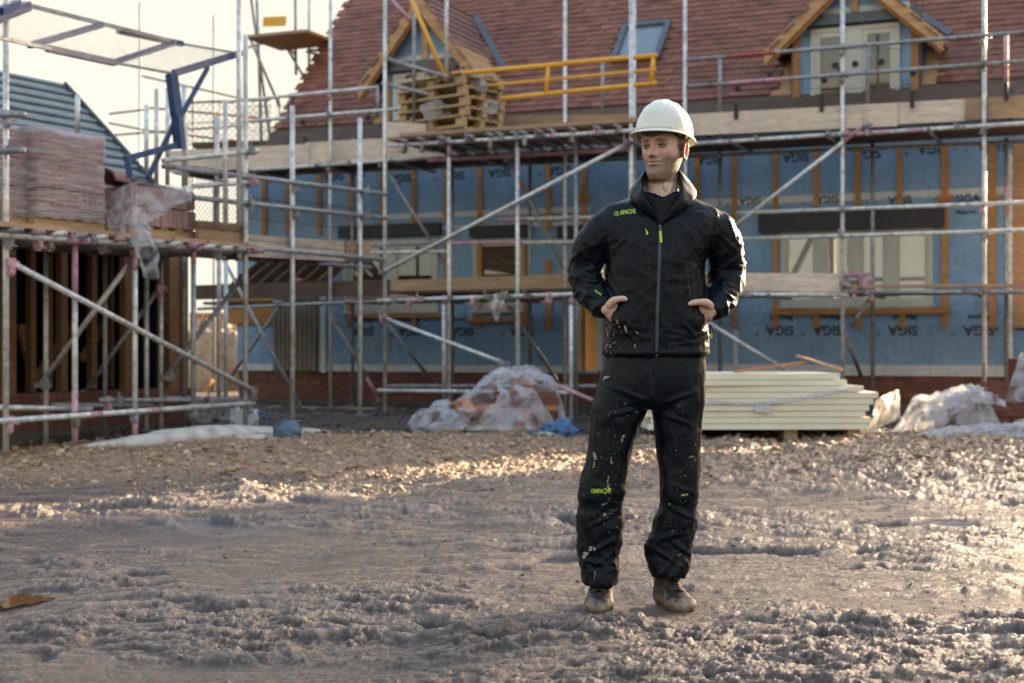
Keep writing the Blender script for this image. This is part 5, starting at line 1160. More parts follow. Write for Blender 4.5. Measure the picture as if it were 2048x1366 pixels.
q = at(505, 890, 13.2); crumple('torn_sheet', 'torn pale sheet on the rubble in front of the white roll', (q.x, 13.3, gz(q.x, 13.3)+.03), (.24, .12, .05), 'geotex', 'sheet', 41, 20, amp=.3)
q = at(575, 876, 13.4); crumple('blue_grey_bag', 'small blue grey plastic bag on the rubble bank in front of the white roll', (q.x, 13.35, gz(q.x, 13.3)+.09), (.13, .10, .12), 'bluegrey', 'bag', 43, 22, amp=.22)
# white water can behind the roll
wcx = at(489, 840, 15.3); can = empty('water_can', 'white plastic water can with a blue strap standing behind the white roll', 'can', (wcx.x, 15.3, gz(wcx.x, 15.3)), R(10))
bm = bmesh.new(); bmesh.ops.create_cube(bm, size=1); bmesh.ops.scale(bm, vec=(.30, .2, .17), verts=bm.verts); bmesh.ops.bevel(bm, geom=bm.edges[:], offset=.05, segments=3); me = bpy.data.meshes.new('body'); bm.to_mesh(me); bm.free(); me.materials.append(M['whiteplastic'])
link('body', me, can, loc=(0, 0, .10)); m = MB(); m.tube((0, 0, 0), (0, 0, .04), .03, 12); m.build('cap', M['whiteplastic'], can).location = (-.08, 0, .18)
m = MB(); m.path([(.1, -.05, .15), (.19, -.06, .14), (.24, -.07, .10), (.23, -.07, .03)], .014, 6); m.build('strap', M['bluebag'], can)

# ------------------------------------------------------------------ right hand pile: bricks and film
rx_, ry_ = at(1985, 840, 15.6).x, 15.6; g1 = gz(rx_, ry_)
rp = empty('brick_pile', 'dark red perforated bricks stacked at the right edge behind clear film', 'brick pile', (rx_, ry_, g1), R(-8))
for lv in range(7):
    for i in range(7):
        x = -.50+i*.225+(.11 if lv % 2 else 0)+rng.normal()*.006
        if lv >= 5 and x < -.2: continue
        link('brick', bgr, rp, loc=(x, -.1+rng.normal()*.01, .05+lv*.078), rot=(0, 0, rng.normal()*.03)); 
        if lv < 6: link('brick', bgr, rp, loc=(x, .12, .05+lv*.078))
drape('film_cover', 'clear film heaped over the left side of the right hand brick pile', (rx_-.58, ry_-.30, g1+.0), .60, .42, lambda A, Bv: .02+(1-sm(.6, 1.0, np.sqrt(A*A+Bv*Bv)))*(.34+.10*np.exp(-((A-.35)/.5)**2)), seed=14, amp=.05, n=52)
filmsheet('film_swag', 'swag of twisted clear film over the top of the right hand bricks', [
    [(1840, 800, 15.1), (1880, 790, 15.1), (1930, 780, 15.2), (1975, 784, 15.2), (2010, 800, 15.2)],
    [(1850, 840, 14.9), (1885, 825, 14.9), (1930, 800, 15.0), (1975, 795, 15.0), (2012, 812, 15.1)],
    [(1850, 880, 14.8), (1880, 860, 14.8), (1905, 830, 14.85), (1935, 812, 14.9), (1965, 806, 14.95)]], 'film', amp=.05, n=30, seed=5)
drape('film_heap', 'low dirty clear film lying on the mud at the right edge', (at(1990, 880, 14.3).x, 14.4, gz(4.8, 14.4)+.01), .85, .35, lambda A, Bv: .02+(1-sm(.3, .98, np.sqrt(A*A+Bv*Bv)))*(.10+.09*np.exp(-((A-.6)/.4)**2)), seed=24, amp=.05, n=50)
filmsheet('film_hood', 'grey film hanging over the pile top at the far right edge', [
    [(2040, 705, 15.8), (2075, 700, 15.9), (2110, 702, 16)], [(2018, 765, 15.4), (2060, 750, 15.3), (2110, 750, 15.5)], [(2012, 800, 15.3), (2060, 806, 15.1), (2110, 806, 15.2)]], 'film', amp=.05, n=16, seed=9)
m = MB(); m.box((0, 0, 0), (.8, .3, .30)); o = m.build('brick_pack', M['brick'], label='banded pack of red bricks under grey film at the far right', cat='brick pack'); o.location = (at(2090, 760, 16).x, 15.9, g1+.65)
# ------------------------------------------------------------------ the man
PX0, PD = 0.461, 5.33
def pp(px, py, y=0.0):
    D = PD+y; return Vector(((px-1024)/FP*D-PX0, y, CZ+(HY-py)/FP*D))
man = empty('person', 'man in white helmet, black jacket and mud splashed dark trousers, hands in pockets', 'person', (PX0, PD, 0))
def loft(mb, rings, n=40, ex=2.3):
    "rings: (centre, half-width vector, half-depth vector[, exponent])"
    V = []; K = len(rings)
    for r in rings:
        c, a, b = Vector(r[0]), Vector(r[1]), Vector(r[2]); e = 2/(r[3] if len(r) > 3 else ex)
        for i in range(n):
            t = 2*math.pi*i/n; ct, st_ = math.cos(t), math.sin(t)
            V.append(c+a*math.copysign(abs(ct)**e, ct)+b*math.copysign(abs(st_)**e, st_))
    F = [(k*n+i, k*n+(i+1) % n, (k+1)*n+(i+1) % n, (k+1)*n+i) for k in range(K-1) for i in range(n)]
    F += [tuple(range(n-1, -1, -1)), tuple(range((K-1)*n, K*n))]
    return mb.add(V, F)
def spline(pts, per=6):
    "Catmull-Rom through tuples"
    P = [np.array(p, float) for p in pts]; P = [2*P[0]-P[1]]+P+[2*P[-1]-P[-2]]; out_ = []
    for i in range(1, len(P)-2):
        for k in range(per):
            t = k/per; a, b, c, d = P[i-1:i+3]
            out_.append(.5*((2*b)+(-a+c)*t+(2*a-5*b+4*c-d)*t*t+(-a+3*b-3*c+d)*t**3))
    out_.append(P[-2]); return out_
def hrings(spec, ex=2.3, per=4):
    "horizontal rings from (py, xl, xr, y centre, half depth)"
    R_ = []
    for s_ in spline(spec, per):
        py, xl, xr, yc, dh = s_[:5]; a, b = pp(xl, py, yc), pp(xr, py, yc); R_.append(((a+b)/2, ((b-a).x/2, 0, 0), (0, dh, 0), ex))
    return R_
def chain(mb, pts, n=20, per=5, sq=1.0):
    "round limb through (px, py, y, radius)"
    S_ = spline(pts, per); C = [pp(s_[0], s_[1], s_[2]) for s_ in S_]; R_ = []
    prev = None
    for i, c in enumerate(C):
        d = (C[min(i+1, len(C)-1)]-C[max(0, i-1)]).normalized()
        a = d.orthogonal().normalized() if prev is None else (prev-d*prev.dot(d)).normalized(); prev = a
        b = d.cross(a); r = S_[i][3]; R_.append((c, a*r, b*r*sq, 2.0))
    # rounded ends
    d0 = (C[0]-C[1]).normalized(); d1 = (C[-1]-C[-2]).normalized()
    f = R_[0]; R_.insert(0, (f[0]+d0*S_[0][3]*.6, Vector(f[1])*.66, Vector(f[2])*.66, 2.0)); R_.insert(0, (f[0]+d0*S_[0][3]*.9, Vector(f[1])*.2, Vector(f[2])*.2, 2.0))
    f = R_[-1]; R_.append((f[0]+d1*S_[-1][3]*.6, Vector(f[1])*.66, Vector(f[2])*.66, 2.0)); R_.append((f[0]+d1*S_[-1][3]*.9, Vector(f[1])*.2, Vector(f[2])*.2, 2.0))
    return loft(mb, R_, n)
def remesh(mb, vox, smooth=4, fac=.6):
    me = bpy.data.meshes.new('t'); me.from_pydata([tuple(v) for v in mb.v], [], mb.f); me.update()
    bm = bmesh.new(); bm.from_mesh(me); bmesh.ops.recalc_face_normals(bm, faces=bm.faces[:]); bm.to_mesh(me); bm.free()
    o = bpy.data.objects.new('t', me); COL.objects.link(o)
    r = o.modifiers.new('r', 'REMESH'); r.mode = 'VOXEL'; r.voxel_size = vox; r.use_smooth_shade = True
    if smooth: s_ = o.modifiers.new('s', 'SMOOTH'); s_.iterations = smooth; s_.factor = fac
    dg = bpy.context.evaluated_depsgraph_get(); m2 = bpy.data.meshes.new_from_object(o.evaluated_get(dg)); bpy.data.objects.remove(o); return m2
def getV(me): a = np.zeros(len(me.vertices)*3); me.vertices.foreach_get('co', a); return a.reshape(-1, 3)
def getN(me): a = np.zeros(len(me.vertices)*3); me.vertex_normals.foreach_get('vector', a); return a.reshape(-1, 3)
def setV(me, V): me.vertices.foreach_set('co', V.ravel()); me.update()
def G(x, z, cx, cz, sx, sz): return np.exp(-((x-cx)/sx)**2-((z-cz)/sz)**2)
def finish(me, name, mat, parent=man, label=None):
    me.materials.clear(); me.materials.append(mat); me.name = name; me.polygons.foreach_set('use_smooth', [True]*len(me.polygons)); return tag(link(name, me, parent), label)
# cloth
def mk_cloth(name, base, rough, sheen=.1, weave=900):
    n = NT(name); co = n.coord('Object'); f = n.noise(co, 14, 5, .6); g = n.noise(co, weave, 2)
    n.set(Base_Color=n.ramp(f, [(.3, tuple(c*.75 for c in base)), (.7, tuple(c*1.3 for c in base))]), Roughness=n.ramp(f, [(.3, rough-.06), (.7, rough+.08)]), Specular_IOR_Level=.22, Sheen_Weight=sheen, Sheen_Roughness=.4)
    n.bump(n.math('ADD', n.math('MULTIPLY', n.noise(co, 22, 4, .6, 1.2), 1.0), n.math('MULTIPLY', g, .08)), .28, .006); return n.m
M['jacket'] = mk_cloth('black_softshell', (.0008, .0034, .0066), .42, 0)
M['trousers'] = mk_cloth('dark_navy_nylon', (.0008, .0038, .0075), .46, 0)
M['seam'] = simple('black_seam', (.006, .007, .009), .5); M['tee'] = simple('black_cotton', (.008, .009, .011), .9)
M['zip'] = simple('grey_blue_zip', (.045, .062, .078), .45, .2, var=.1); M['neon'] = simple('neon_yellow_print', (.52, .72, .05), .5, var=.05)
M['mud'] = simple('dried_mud_splash', (.30, .225, .165), .8, var=.3, scale=60); M['lace'] = simple('dirty_bootlace', (.055, .045, .038), .6, var=.6, scale=120); M['mudwet'] = simple('wet_mud_coat', (.17, .12, .085), .35, var=.3, scale=40, bump=.3)

# ---- jacket
J = MB()
loft(J, hrings([(384, 1284, 1360, .02, .055), (395, 1262, 1384, .02, .068), (404, 1236, 1404, .015, .076), (413, 1212, 1424, .01, .086), (424, 1198, 1439, .01, .094), (438, 1194, 1446, .005, .104), (460, 1202, 1438, .0, .114), (490, 1207, 1425, .0, .124), (520, 1213, 1411, 0, .130), (560, 1213, 1411, 0, .130), (600, 1211, 1414, 0, .130), (650, 1209, 1416, 0, .130), (690, 1207, 1417, 0, .130), (706, 1206, 1417, 0, .130), (714, 1210, 1413, 0, .126)]), 56, 2.45)
chain(J, [(1226, 452, .012, .060), (1209, 461, .015, .072), (1191, 482, .02, .068), (1180, 502, .035, .067), (1173, 532, .055, .064), (1172, 556, .055, .064), (1181, 580, .03, .061), (1196, 602, -.02, .055), (1207, 615, -.052, .047)], 28)
chain(J, [(1236, 622, -.052, .034), (1243, 642, -.066, .040), (1258, 662, -.066, .036)], 20)
chain(J, [(1399, 624, -.052, .034), (1388, 644, -.066, .040), (1372, 664, -.066, .036)], 20)
chain(J, [(1416, 450, .012, .060), (1431, 459, .015, .072), (1444, 480, .02, .069), (1450, 502, .03, .069), (1453, 530, .05, .067), (1452, 556, .05, .066), (1448, 580, .02, .062), (1440, 602, -.02, .056), (1431, 617, -.05, .048)], 28)
jm = remesh(J, .0052, 6, .6); V = getV(jm); N = getN(jm); x, y, z = V.T
def PZ(py): return CZ+(HY-py)/FP*PD
def PXx(px): return (px-1024)/FP*PD-PX0
torso = sm(PXx(1196), PXx(1226), x)*(1-sm(PXx(1402), PXx(1430), x)); slv = 1-torso
ridg = lambda a: (1-np.abs(a))**3
wx, wz = x+.05*perlin(x*7, z*7, y*7), z+.04*perlin(x*8+4, z*8, y*8)
cr = ridg(fbm(wx*7, wz*21+(np.abs(x)*9), y*8, 3, .55))                        # rings round the arms
cr2 = ridg(fbm(wx*10+wz*5, wz*9-wx*3, y*6+3, 3, .5)); cr3 = fbm(wx*11, wz*3.2, y*9, 3, .5)
elb = G(z, x*0, PZ(552), 0, .085, 1)+.45*G(z, x*0, PZ(610), 0, .05, 1)
cr4 = ridg(fbm(wx*6+wz*8*np.sign(x-PXx(1312)), wz*9-wx*4, y*7+5, 2, .5))
patch_ = sm(-.25, .35, perlin(x*9+3, z*9, y*9))
d = slv*(elb*((cr-.3)*.007*patch_+(cr4-.3)*.012)+(cr2-.3)*.006)
d += torso*((cr2-.3)*.0045+cr3*.0042)
# chest tucks, pockets, hem pull
front = sm(.02, -.05, y)
for cx, cz, sx, sz, a in ((1377, 640, .040, .050, .014), (1246, 640, .038, .05, .014), (1400, 520, .02, .03, -.006), (1312, 600, .09, .12, .004), (1225, 520, .02, .04, -.005)):
    d += front*a*G(x, z, PXx(cx), PZ(cz), sx, sz)
def crease(px0, py0, px1, py1, amp, wd=.007):
    a = np.array([PXx(px0), PZ(py0)]); b = np.array([PXx(px1), PZ(py1)]); ab = b-a; t = np.clip(((x-a[0])*ab[0]+(z-a[1])*ab[1])/(ab@ab), 0, 1)
    dd = np.hypot(x-a[0]-t*ab[0], z-a[1]-t*ab[1]); return front*amp*(np.exp(-(dd/wd)**2)-.6*np.exp(-(dd/(wd*2.4))**2))*np.sin(np.pi*np.clip(t, .08, .92))
for c in ((1385, 515, 1402, 545, .010), (1362, 530, 1372, 620, .007), (1395, 545, 1402, 600, .008), (1352, 640, 1380, 672, .007), (1375, 675, 1412, 660, .008), (1245, 660, 1270, 690, .006), (1216, 560, 1232, 596, .006), (1348, 560, 1356, 660, .005), (1260, 470, 1225, 500, .005), (1405, 470, 1380, 500, .006), (1285, 600, 1262, 640, .004), (1330, 690, 1400, 684, .004),
          (1455, 440, 1472, 492, .010), (1430, 540, 1478, 556, .012), (1425, 556, 1470, 575, .012), (1440, 585, 1468, 600, .012), (1446, 600, 1452, 640, .009), (1432, 470, 1475, 505, .006), (1150, 545, 1200, 560, .012), (1160, 565, 1205, 575, .010), (1170, 590, 1208, 598, .010), (1190, 450, 1206, 520, .008), (1432, 450, 1418, 520, .008)): d += crease(*c)
hemb = G(z, x*0, PZ(706), 0, .010, 1)*torso*.004; d += hemb
V = V+N*d[:, None]; setV(jm, V)
jo = finish(jm, 'jacket', M['jacket'], man, 'black softshell jacket with yellow lettering on the chest')
bvj = BVHTree.FromPolygons([tuple(v) for v in V.tolist()], [tuple(p.vertices) for p in jm.polygons])
def proj(bv, px, py, off=.0015, y0=-.13, dxz=None):
    "press a point of the picture onto the front of a garment (straight along the view)"
    p = pp(px, py, y0); o_ = Vector((-PX0, -PD, CZ)); d_ = (p-o_).normalized()
    h = bv.ray_cast(o_, d_); 
    if h[0] is None: return p, Vector((0, -1, 0))
    n_ = h[1] if h[1].dot(d_) < 0 else -h[1]
    return h[0]+n_*off, n_
def seamline(bv, pts, parent, r=.0013, mat='seam', name='seam', off=.0006, per=5):
    P = [proj(bv, s_[0], s_[1], off)[0] for s_ in spline(pts, per)]; m = MB(); m.path(P, r, 5); return m.build(name, M[mat], parent, smooth=True)
def ribbon(bv, pts, wpx, parent, mat, name, off=.0025, per=6):
    S_ = spline(pts, per); V_ = []; F_ = []
    for i, s_ in enumerate(S_):
        for k, o_ in enumerate((-1, -.5, 0, .5, 1)): V_.append(proj(bv, s_[0]+o_*wpx/2, s_[1], off+.002*(1-abs(o_)))[0][:])
        if i: F_ += [((i-1)*5+k, (i-1)*5+k+1, i*5+k+1, i*5+k) for k in range(4)]
    return link(name, mesh_np(name, V_, F_, M[mat], True), parent)
def decal(bv, me, cx, cy, scale, ang, parent, mat, name='lettering', off=.002, hs=1.0):
    "flat printing laid onto the cloth: each vertex is pressed onto the garment"
    bm = bmesh.new(); bm.from_mesh(me); bmesh.ops.triangulate(bm, faces=bm.faces[:]); bmesh.ops.subdivide_edges(bm, edges=[e for e in bm.edges if e.calc_length() > .3], cuts=1); m2 = bpy.data.meshes.new(name)
    ca, sa = math.cos(ang), math.sin(ang)
    for v in bm.verts:
        a, b = v.co.x*scale*hs, v.co.y*scale; q = proj(bv, cx+a*ca-b*sa, cy-(a*sa+b*ca), off)[0]; v.co = q
    bm.to_mesh(m2); bm.free(); m2.materials.clear(); m2.materials.append(M[mat]); return link(name, m2, parent)
seamline(bvj, [(1218, 440), (1240, 446), (1270, 448), (1288, 452)], jo); seamline(bvj, [(1352, 452), (1375, 446), (1400, 442), (1425, 452), (1440, 470)], jo)
seamline(bvj, [(1288, 430), (1291, 470), (1298, 530), (1304, 585)], jo); seamline(bvj, [(1352, 432), (1346, 480), (1338, 530), (1330, 582)], jo)
seamline(bvj, [(1232, 566), (1270, 576), (1312, 588)], jo); seamline(bvj, [(1318, 590), (1345, 580), (1392, 572)], jo); seamline(bvj, [(1210, 700), (1250, 703), (1312, 704), (1370, 702), (1412, 697)], jo)
for s_, pts in ((0, [(1234, 568), (1232, 590), (1222, 612), (1217, 640)]), (1, [(1394, 570), (1398, 592), (1410, 610), (1418, 642)])): seamline(bvj, pts, jo, .0024, name='pocket_zip')
seamline(bvj, [(1215, 425), (1207, 455), (1208, 490), (1213, 520)], jo); seamline(bvj, [(1436, 425), (1432, 460), (1424, 495), (1412, 520)], jo)
ribbon(bvj, [(1321, 447), (1320, 480), (1318, 540), (1315, 620), (1313, 712)], 6.0, jo, 'zip', 'zip')
seamline(bvj, [(1325, 450), (1323, 540), (1318, 640), (1317, 710)], jo, .0011); seamline(bvj, [(1316, 450), (1314, 540), (1310, 640), (1309, 710)], jo, .0011)
tAP = textmesh('APACHE', 1.0, M['neon'], bold=True)
# circle emblem: ring with a feathered slash in it
def emblem():
    m = MB(); n = 24
    for i in range(n):
        a, b = 2*math.pi*i/n, 2*math.pi*(i+1)/n; m.quad((.5*math.cos(a), .5*math.sin(a), 0), (.5*math.cos(b), .5*math.sin(b), 0), (.41*math.cos(b), .41*math.sin(b), 0), (.41*math.cos(a), .41*math.sin(a), 0))
    m.add([(-.30, -.15, 0), (.22, .22, 0), (.30, .12, 0), (-.05, -.08, 0)], [(0, 3, 2, 1)]); m.add([(-.12, .12, 0), (.12, .30, 0), (.2, .25, 0), (-.1, .05, 0)], [(0, 3, 2, 1)]); m.add([(-.02, -.14, 0), (.2, .0, 0), (.16, -.16, 0), (-.02, -.27, 0)], [(0, 3, 2, 1)]); return m.mesh('emblem', M['neon'])
em = emblem()
decal(bvj, tAP, 1256, 424.5, 12.5, R(7), jo, 'neon', hs=.66); decal(bvj, em, 1233.5, 428, 9.5, R(7), jo, 'neon', 'emblem')
pl_ = MB(); 
a, _ = proj(bvj, 1320, 462, .008); b, _ = proj(bvj, 1322, 485, .006); pl_.beam(a, b, .009, .004, (0, -1, 0)); pl_.build('zip_pull', M['neon'], jo)
pl_ = MB(); a, _ = proj(bvj, 1320, 447, .008); b, _ = proj(bvj, 1320, 463, .008); pl_.beam(a, b, .010, .006, (0, -1, 0)); pl_.build('zip_slider', M['zip'], jo)
pl_ = MB(); P_ = [proj(bvj, *q, .004)[0] for q in ((1291, 457), (1297, 468), (1293, 471))]; pl_.prism(P_, (0, -.004, 0)); pl_.build('pocket_pull', M['neon'], jo)
pl_ = MB(); a, _ = proj(bvj, 1416, 648, .006); b = a+Vector((.012, -.004, -.05)); pl_.path([a, a+Vector((.014, -.004, -.02)), b], .0035, 6); pl_.build('pocket_pull', M['zip'], jo); pl_ = MB(); pl_.beam(a+Vector((.006, -.006, -.035)), a+Vector((.006, -.006, -.052)), .008, .004, (0, -1, 0)); pl_.build('pocket_pull', M['neon'], jo)
decal(bvj, tAP, 1196, 586, 5.5, R(-38), jo, 'neon', hs=.8)
# collar: stands round the neck and falls open in front
base = [(1321, 448, -.112), (1300, 432, -.110), (1276, 412, -.095), (1261, 393, -.045), (1264, 380, .02), (1284, 372, .075), (1322, 370, .095), (1362, 371, .075), (1385, 378, .02), (1390, 391, -.045), (1376, 410, -.092), (1346, 432, -.108), (1322, 448, -.112)]
top = [(1321, 446, -.125), (1302, 415, -.132), (1288, 388, -.118), (1285, 364, -.060), (1289, 345, -.015), (1300, 338, .040), (1322, 335, .056), (1344, 336, .045), (1357, 341, -.005), (1361, 362, -.050), (1359, 388, -.100), (1343, 415, -.125), (1322, 446, -.125)]
Bs, Ts = spline(base, 6), spline(top, 6); V_ = []; F_ = []; K = 9; cx0 = pp(1322, 380, .0)
for i in range(len(Bs)):
    a, b = pp(*Bs[i]), pp(*Ts[i])
    for k in range(K):
        t = k/(K-1); p = a.lerp(b, t); o_ = Vector((p.x-cx0.x, p.y-cx0.y, 0)).normalized(); p = p+o_*.007*math.sin(math.pi*t)+o_*.006*float(perlin(np.array([i*.31]), np.array([t*2.1]))[0]); V_.append(p[:])
    if i: F_ += [((i-1)*K+k, i*K+k, i*K+k+1, (i-1)*K+k+1) for k in range(K-1)]
co_ = link('collar', mesh_np('collar', V_, F_, M['jacket'], True), jo); s_ = co_.modifiers.new('t', 'SOLIDIFY'); s_.thickness = .007; s_.offset = 0
# tee in the open neck
V_ = []; F_ = []; nr_ = 12; nc_2 = 12
for i in range(nr_+1):
    t = i/nr_
    for j in range(nc_2+1):
        s_ = j/nc_2; xl = 1280+(1319-1280)*t; xr = 1366+(1323-1366)*t; px_2 = xl+(xr-xl)*s_; sag = math.sin(math.pi*s_)*18*(1-t); py_2 = 379+sag+(447-379-0)*t*(1-.0)
        q = pp(px_2, py_2, -.092-.020*t-.022*math.sin(math.pi*s_)*(1-t*.6)+.03*(1-t)*abs(2*s_-1)); V_.append(q[:])
F_ = [(i*(nc_2+1)+j, i*(nc_2+1)+j+1, (i+1)*(nc_2+1)+j+1, (i+1)*(nc_2+1)+j) for i in range(nr_) for j in range(nc_2)]
te = link('tee_shirt', mesh_np('tee_shirt', V_, F_, M['tee'], True), man); s_ = te.modifiers.new('t', 'SOLIDIFY'); s_.thickness = .01; s_.offset = -1

# ---- trousers
T_ = MB()
loft(T_, hrings([(690, 1216, 1408, .0, .112), (715, 1211, 1411, 0, .118), (740, 1204, 1412, 0, .121), (775, 1196, 1410, .0, .121), (803, 1191, 1408, 0, .112), (818, 1197, 1402, 0, .09)]), 48, 2.35)
loft(T_, hrings([(740, 1208, 1306, .0, .105), (790, 1190, 1305, 0, .106), (830, 1183, 1291, 0, .100), (870, 1179, 1273, 0, .094), (910, 1174, 1261, 0, .090), (950, 1164, 1255, -.004, .086), (985, 1158, 1251, -.01, .084), (1020, 1155, 1249, 0, .084), (1060, 1153, 1247, .008, .084), (1100, 1156, 1240, .01, .082), (1130, 1160, 1237, .008, .082), (1155, 1163, 1236, .004, .088), (1168, 1165, 1234, .002, .088)], 2.2), 40)
loft(T_, hrings([(740, 1304, 1410, .0, .105), (790, 1302, 1409, 0, .106), (830, 1305, 1406, 0, .100), (870, 1310, 1402, 0, .094), (910, 1314, 1400, 0, .090), (950, 1318, 1398, -.004, .086), (985, 1319, 1397, -.01, .084), (1020, 1315, 1394, 0, .084), (1060, 1303, 1388, .008, .084), (1092, 1293, 1383, .01, .084), (1116, 1295, 1380, .008, .082), (1137, 1300, 1374, .004, .086), (1151, 1303, 1368, .002, .086)], 2.2), 40)
tm = remesh(T_, .0055, 5, .6); V = getV(tm); N = getN(tm); x, y, z = V.T
leg = np.where(x < PXx(1298), 0, 1)
wx, wz = x+.05*perlin(x*6, z*6, y*6), z+.05*perlin(x*7+4, z*6, y*7)
lo = sm(PZ(930), PZ(1110), z)*(1-.75*sm(PZ(1122), PZ(1155), z)); c1 = ridg(fbm(wx*6+leg*5, wz*17+wx*7, y*7, 3, .55)); c2 = ridg(fbm(wx*9+leg*3, wz*5, y*6, 3, .5)); c3 = fbm(wx*8, wz*3.5, y*8, 3)
front = sm(.03, -.05, y)
patch_ = sm(-.25, .35, perlin(x*8+3, z*6, y*8)); c4 = ridg(fbm(wx*7+wz*7*np.where(leg == 0, 1, -1), wz*7-wx*5, y*6+5, 2, .5))
d = (c1-.3)*(.001+.007*lo)*patch_+(c4-.3)*(.002+.008*lo)+(c2-.3)*.004+c3*.005
d += -.008*G(z, x*0, PZ(1010), 0, .03, 1)*(.5+.5*c1)
for c in ((1290, 800, 1215, 770, .010), (1292, 812, 1205, 830, .010), (1312, 806, 1390, 780, .009), (1310, 822, 1385, 850, .008), (1300, 760, 1298, 800, .008), (1180, 960, 1235, 985, .007), (1245, 1010, 1175, 1050, .010), (1240, 1065, 1180, 1100, .012), (1170, 1116, 1228, 1124, .010), (1175, 1130, 1230, 1100, .010),
          (1318, 1000, 1385, 1035, .010), (1300, 1075, 1372, 1060, .012), (1298, 1090, 1360, 1125, .013), (1330, 1070, 1378, 1105, .012), (1325, 960, 1392, 985, .006), (1192, 760, 1186, 930, .006), (1405, 760, 1398, 960, .005), (1240, 860, 1225, 980, .005), (1345, 860, 1352, 980, .005)): d += crease(*c, wd=.009)
V = V+N*d[:, None]; setV(tm, V)
to = finish(tm, 'trousers', M['trousers'], man, 'dark navy waterproof trousers splashed with pale mud')
bvt = BVHTree.FromPolygons([tuple(v) for v in V.tolist()], [tuple(p.vertices) for p in tm.polygons])
seamline(bvt, [(1200, 740), (1190, 800), (1188, 870), (1182, 930), (1172, 985), (1168, 1050), (1172, 1110), (1180, 1160)], to); seamline(bvt, [(1408, 730), (1402, 850), (1394, 920), (1392, 985), (1384, 1060), (1370, 1110)], to)
seamline(bvt, [(1165, 975), (1200, 968), (1245, 972)], to); seamline(bvt, [(1168, 1020), (1200, 1008), (1248, 1000)], to); seamline(bvt, [(1322, 1015), (1355, 1022), (1390, 1000)], to); seamline(bvt, [(1300, 716), (1301, 760), (1300, 806)], to)
decal(bvt, tAP, 1206, 982, 13, R(1), to, 'neon', hs=.64, off=.003); decal(bvt, em, 1186.5, 982, 9, 0, to, 'neon', 'emblem', off=.003); decal(bvt, tAP, 1369, 989.5, 6, R(12), to, 'neon', hs=.62, off=.003)
link('snap_button', MB().tube((0, -.004, 0), (0, .002, 0), .006, 10).mesh('snap_button', M['zip']), to, loc=proj(bvt, 1391, 1003, .002)[0])
# mud splashes: little flat spatters pressed onto the cloth
sp_ = MB()
def splash(bv, px, py, r, el=1.0, ang=0.0, irr=.45):
    c, n_ = proj(bv, px, py, .0012); 
    if abs(c.y+.13) < 1e-6: return
    a = n_.orthogonal().normalized(); b = n_.cross(a); k = 8 if r < .006 else 16; ph = rng.uniform(0, 6)
    q = [c+n_*.0006]
    for i in range(k):
        t = 2*math.pi*i/k; rr = r*(1+irr*math.sin(2*t+ph)*.7+irr*rng.normal()*.35); q_ = a*math.cos(t)*rr+b*math.sin(t)*rr
        q_.z *= el; q_.x = q_.x+ang*q_.z; q.append(c+q_+n_*0)
    sp_.add(q, [(0, 1+i, 1+(i+1) % k) for i in range(k)])
for i in range(260):
    u_ = rng.uniform()
    if u_ < .62: px_3, py_3 = rng.normal(1232, 17), rng.uniform(790, 1165)
    elif u_ < .74: px_3, py_3 = rng.normal(1185, 12), rng.uniform(730, 1160)
    else: px_3, py_3 = rng.normal(1362, 20), rng.uniform(800, 1150)
    splash(bvt, px_3, py_3, float(np.clip(rng.lognormal(-6.9, .5), .0006, .0034)), rng.uniform(1, 1.7), rng.normal()*.3)
for px_3, py_3, r_, e_, a_ in ((1172, 1105, .013, 1.3, .7), (1182, 1096, .008, 1, .5), (1190, 912, .007, 2.2, .1), (1188, 930, .006, 2.2, -.1), (1245, 876, .007, 1.6, 0), (1383, 914, .008, 1, .8), (1390, 920, .006, .7, .3), (1213, 754, .010, 2.0, .6), (1197, 744, .007, 1.5, .2), (1222, 922, .005, 2, 0), (1216, 976, .006, 1.6, 0), (1212, 985, .005, 2, 0), (1208, 1008, .007, 1.2, .2), (1210, 1030, .004, 3, 0), (1273, 824, .007, .7, 0), (1190, 1150, .004, 3, 0), (1358, 1110, .006, .7, .4), (1216, 960, .005, 2, 0), (1351, 1156, .005, 1, 0), (1189, 1098, .005, 1, 0)): splash(bvt, px_3, py_3, r_, e_, a_, .8)
sp_.build('mud_splash', M['mud'], to, kind='stuff', label='pale dried mud spatter on the trouser legs')
sp_ = MB()
for i in range(60): splash(bvj, rng.normal(1218, 5) if i % 3 else rng.normal(1235, 22), rng.uniform(640, 706), float(np.clip(rng.lognormal(-6.4, .6), .0008, .005)), rng.uniform(1, 2.5), rng.normal()*.4)
for px_3, py_3, r_, e_, a_ in ((1411, 680, .007, .6, 0), (1216, 668, .005, 2.5, .2), (1214, 690, .006, 2.2, .5), (1340, 692, .002, 1, 0), (1220, 655, .003, 2, 0)): splash(bvj, px_3, py_3, r_, e_, a_, .7)
sp_.build('mud_splash', M['mud'], jo, kind='stuff')

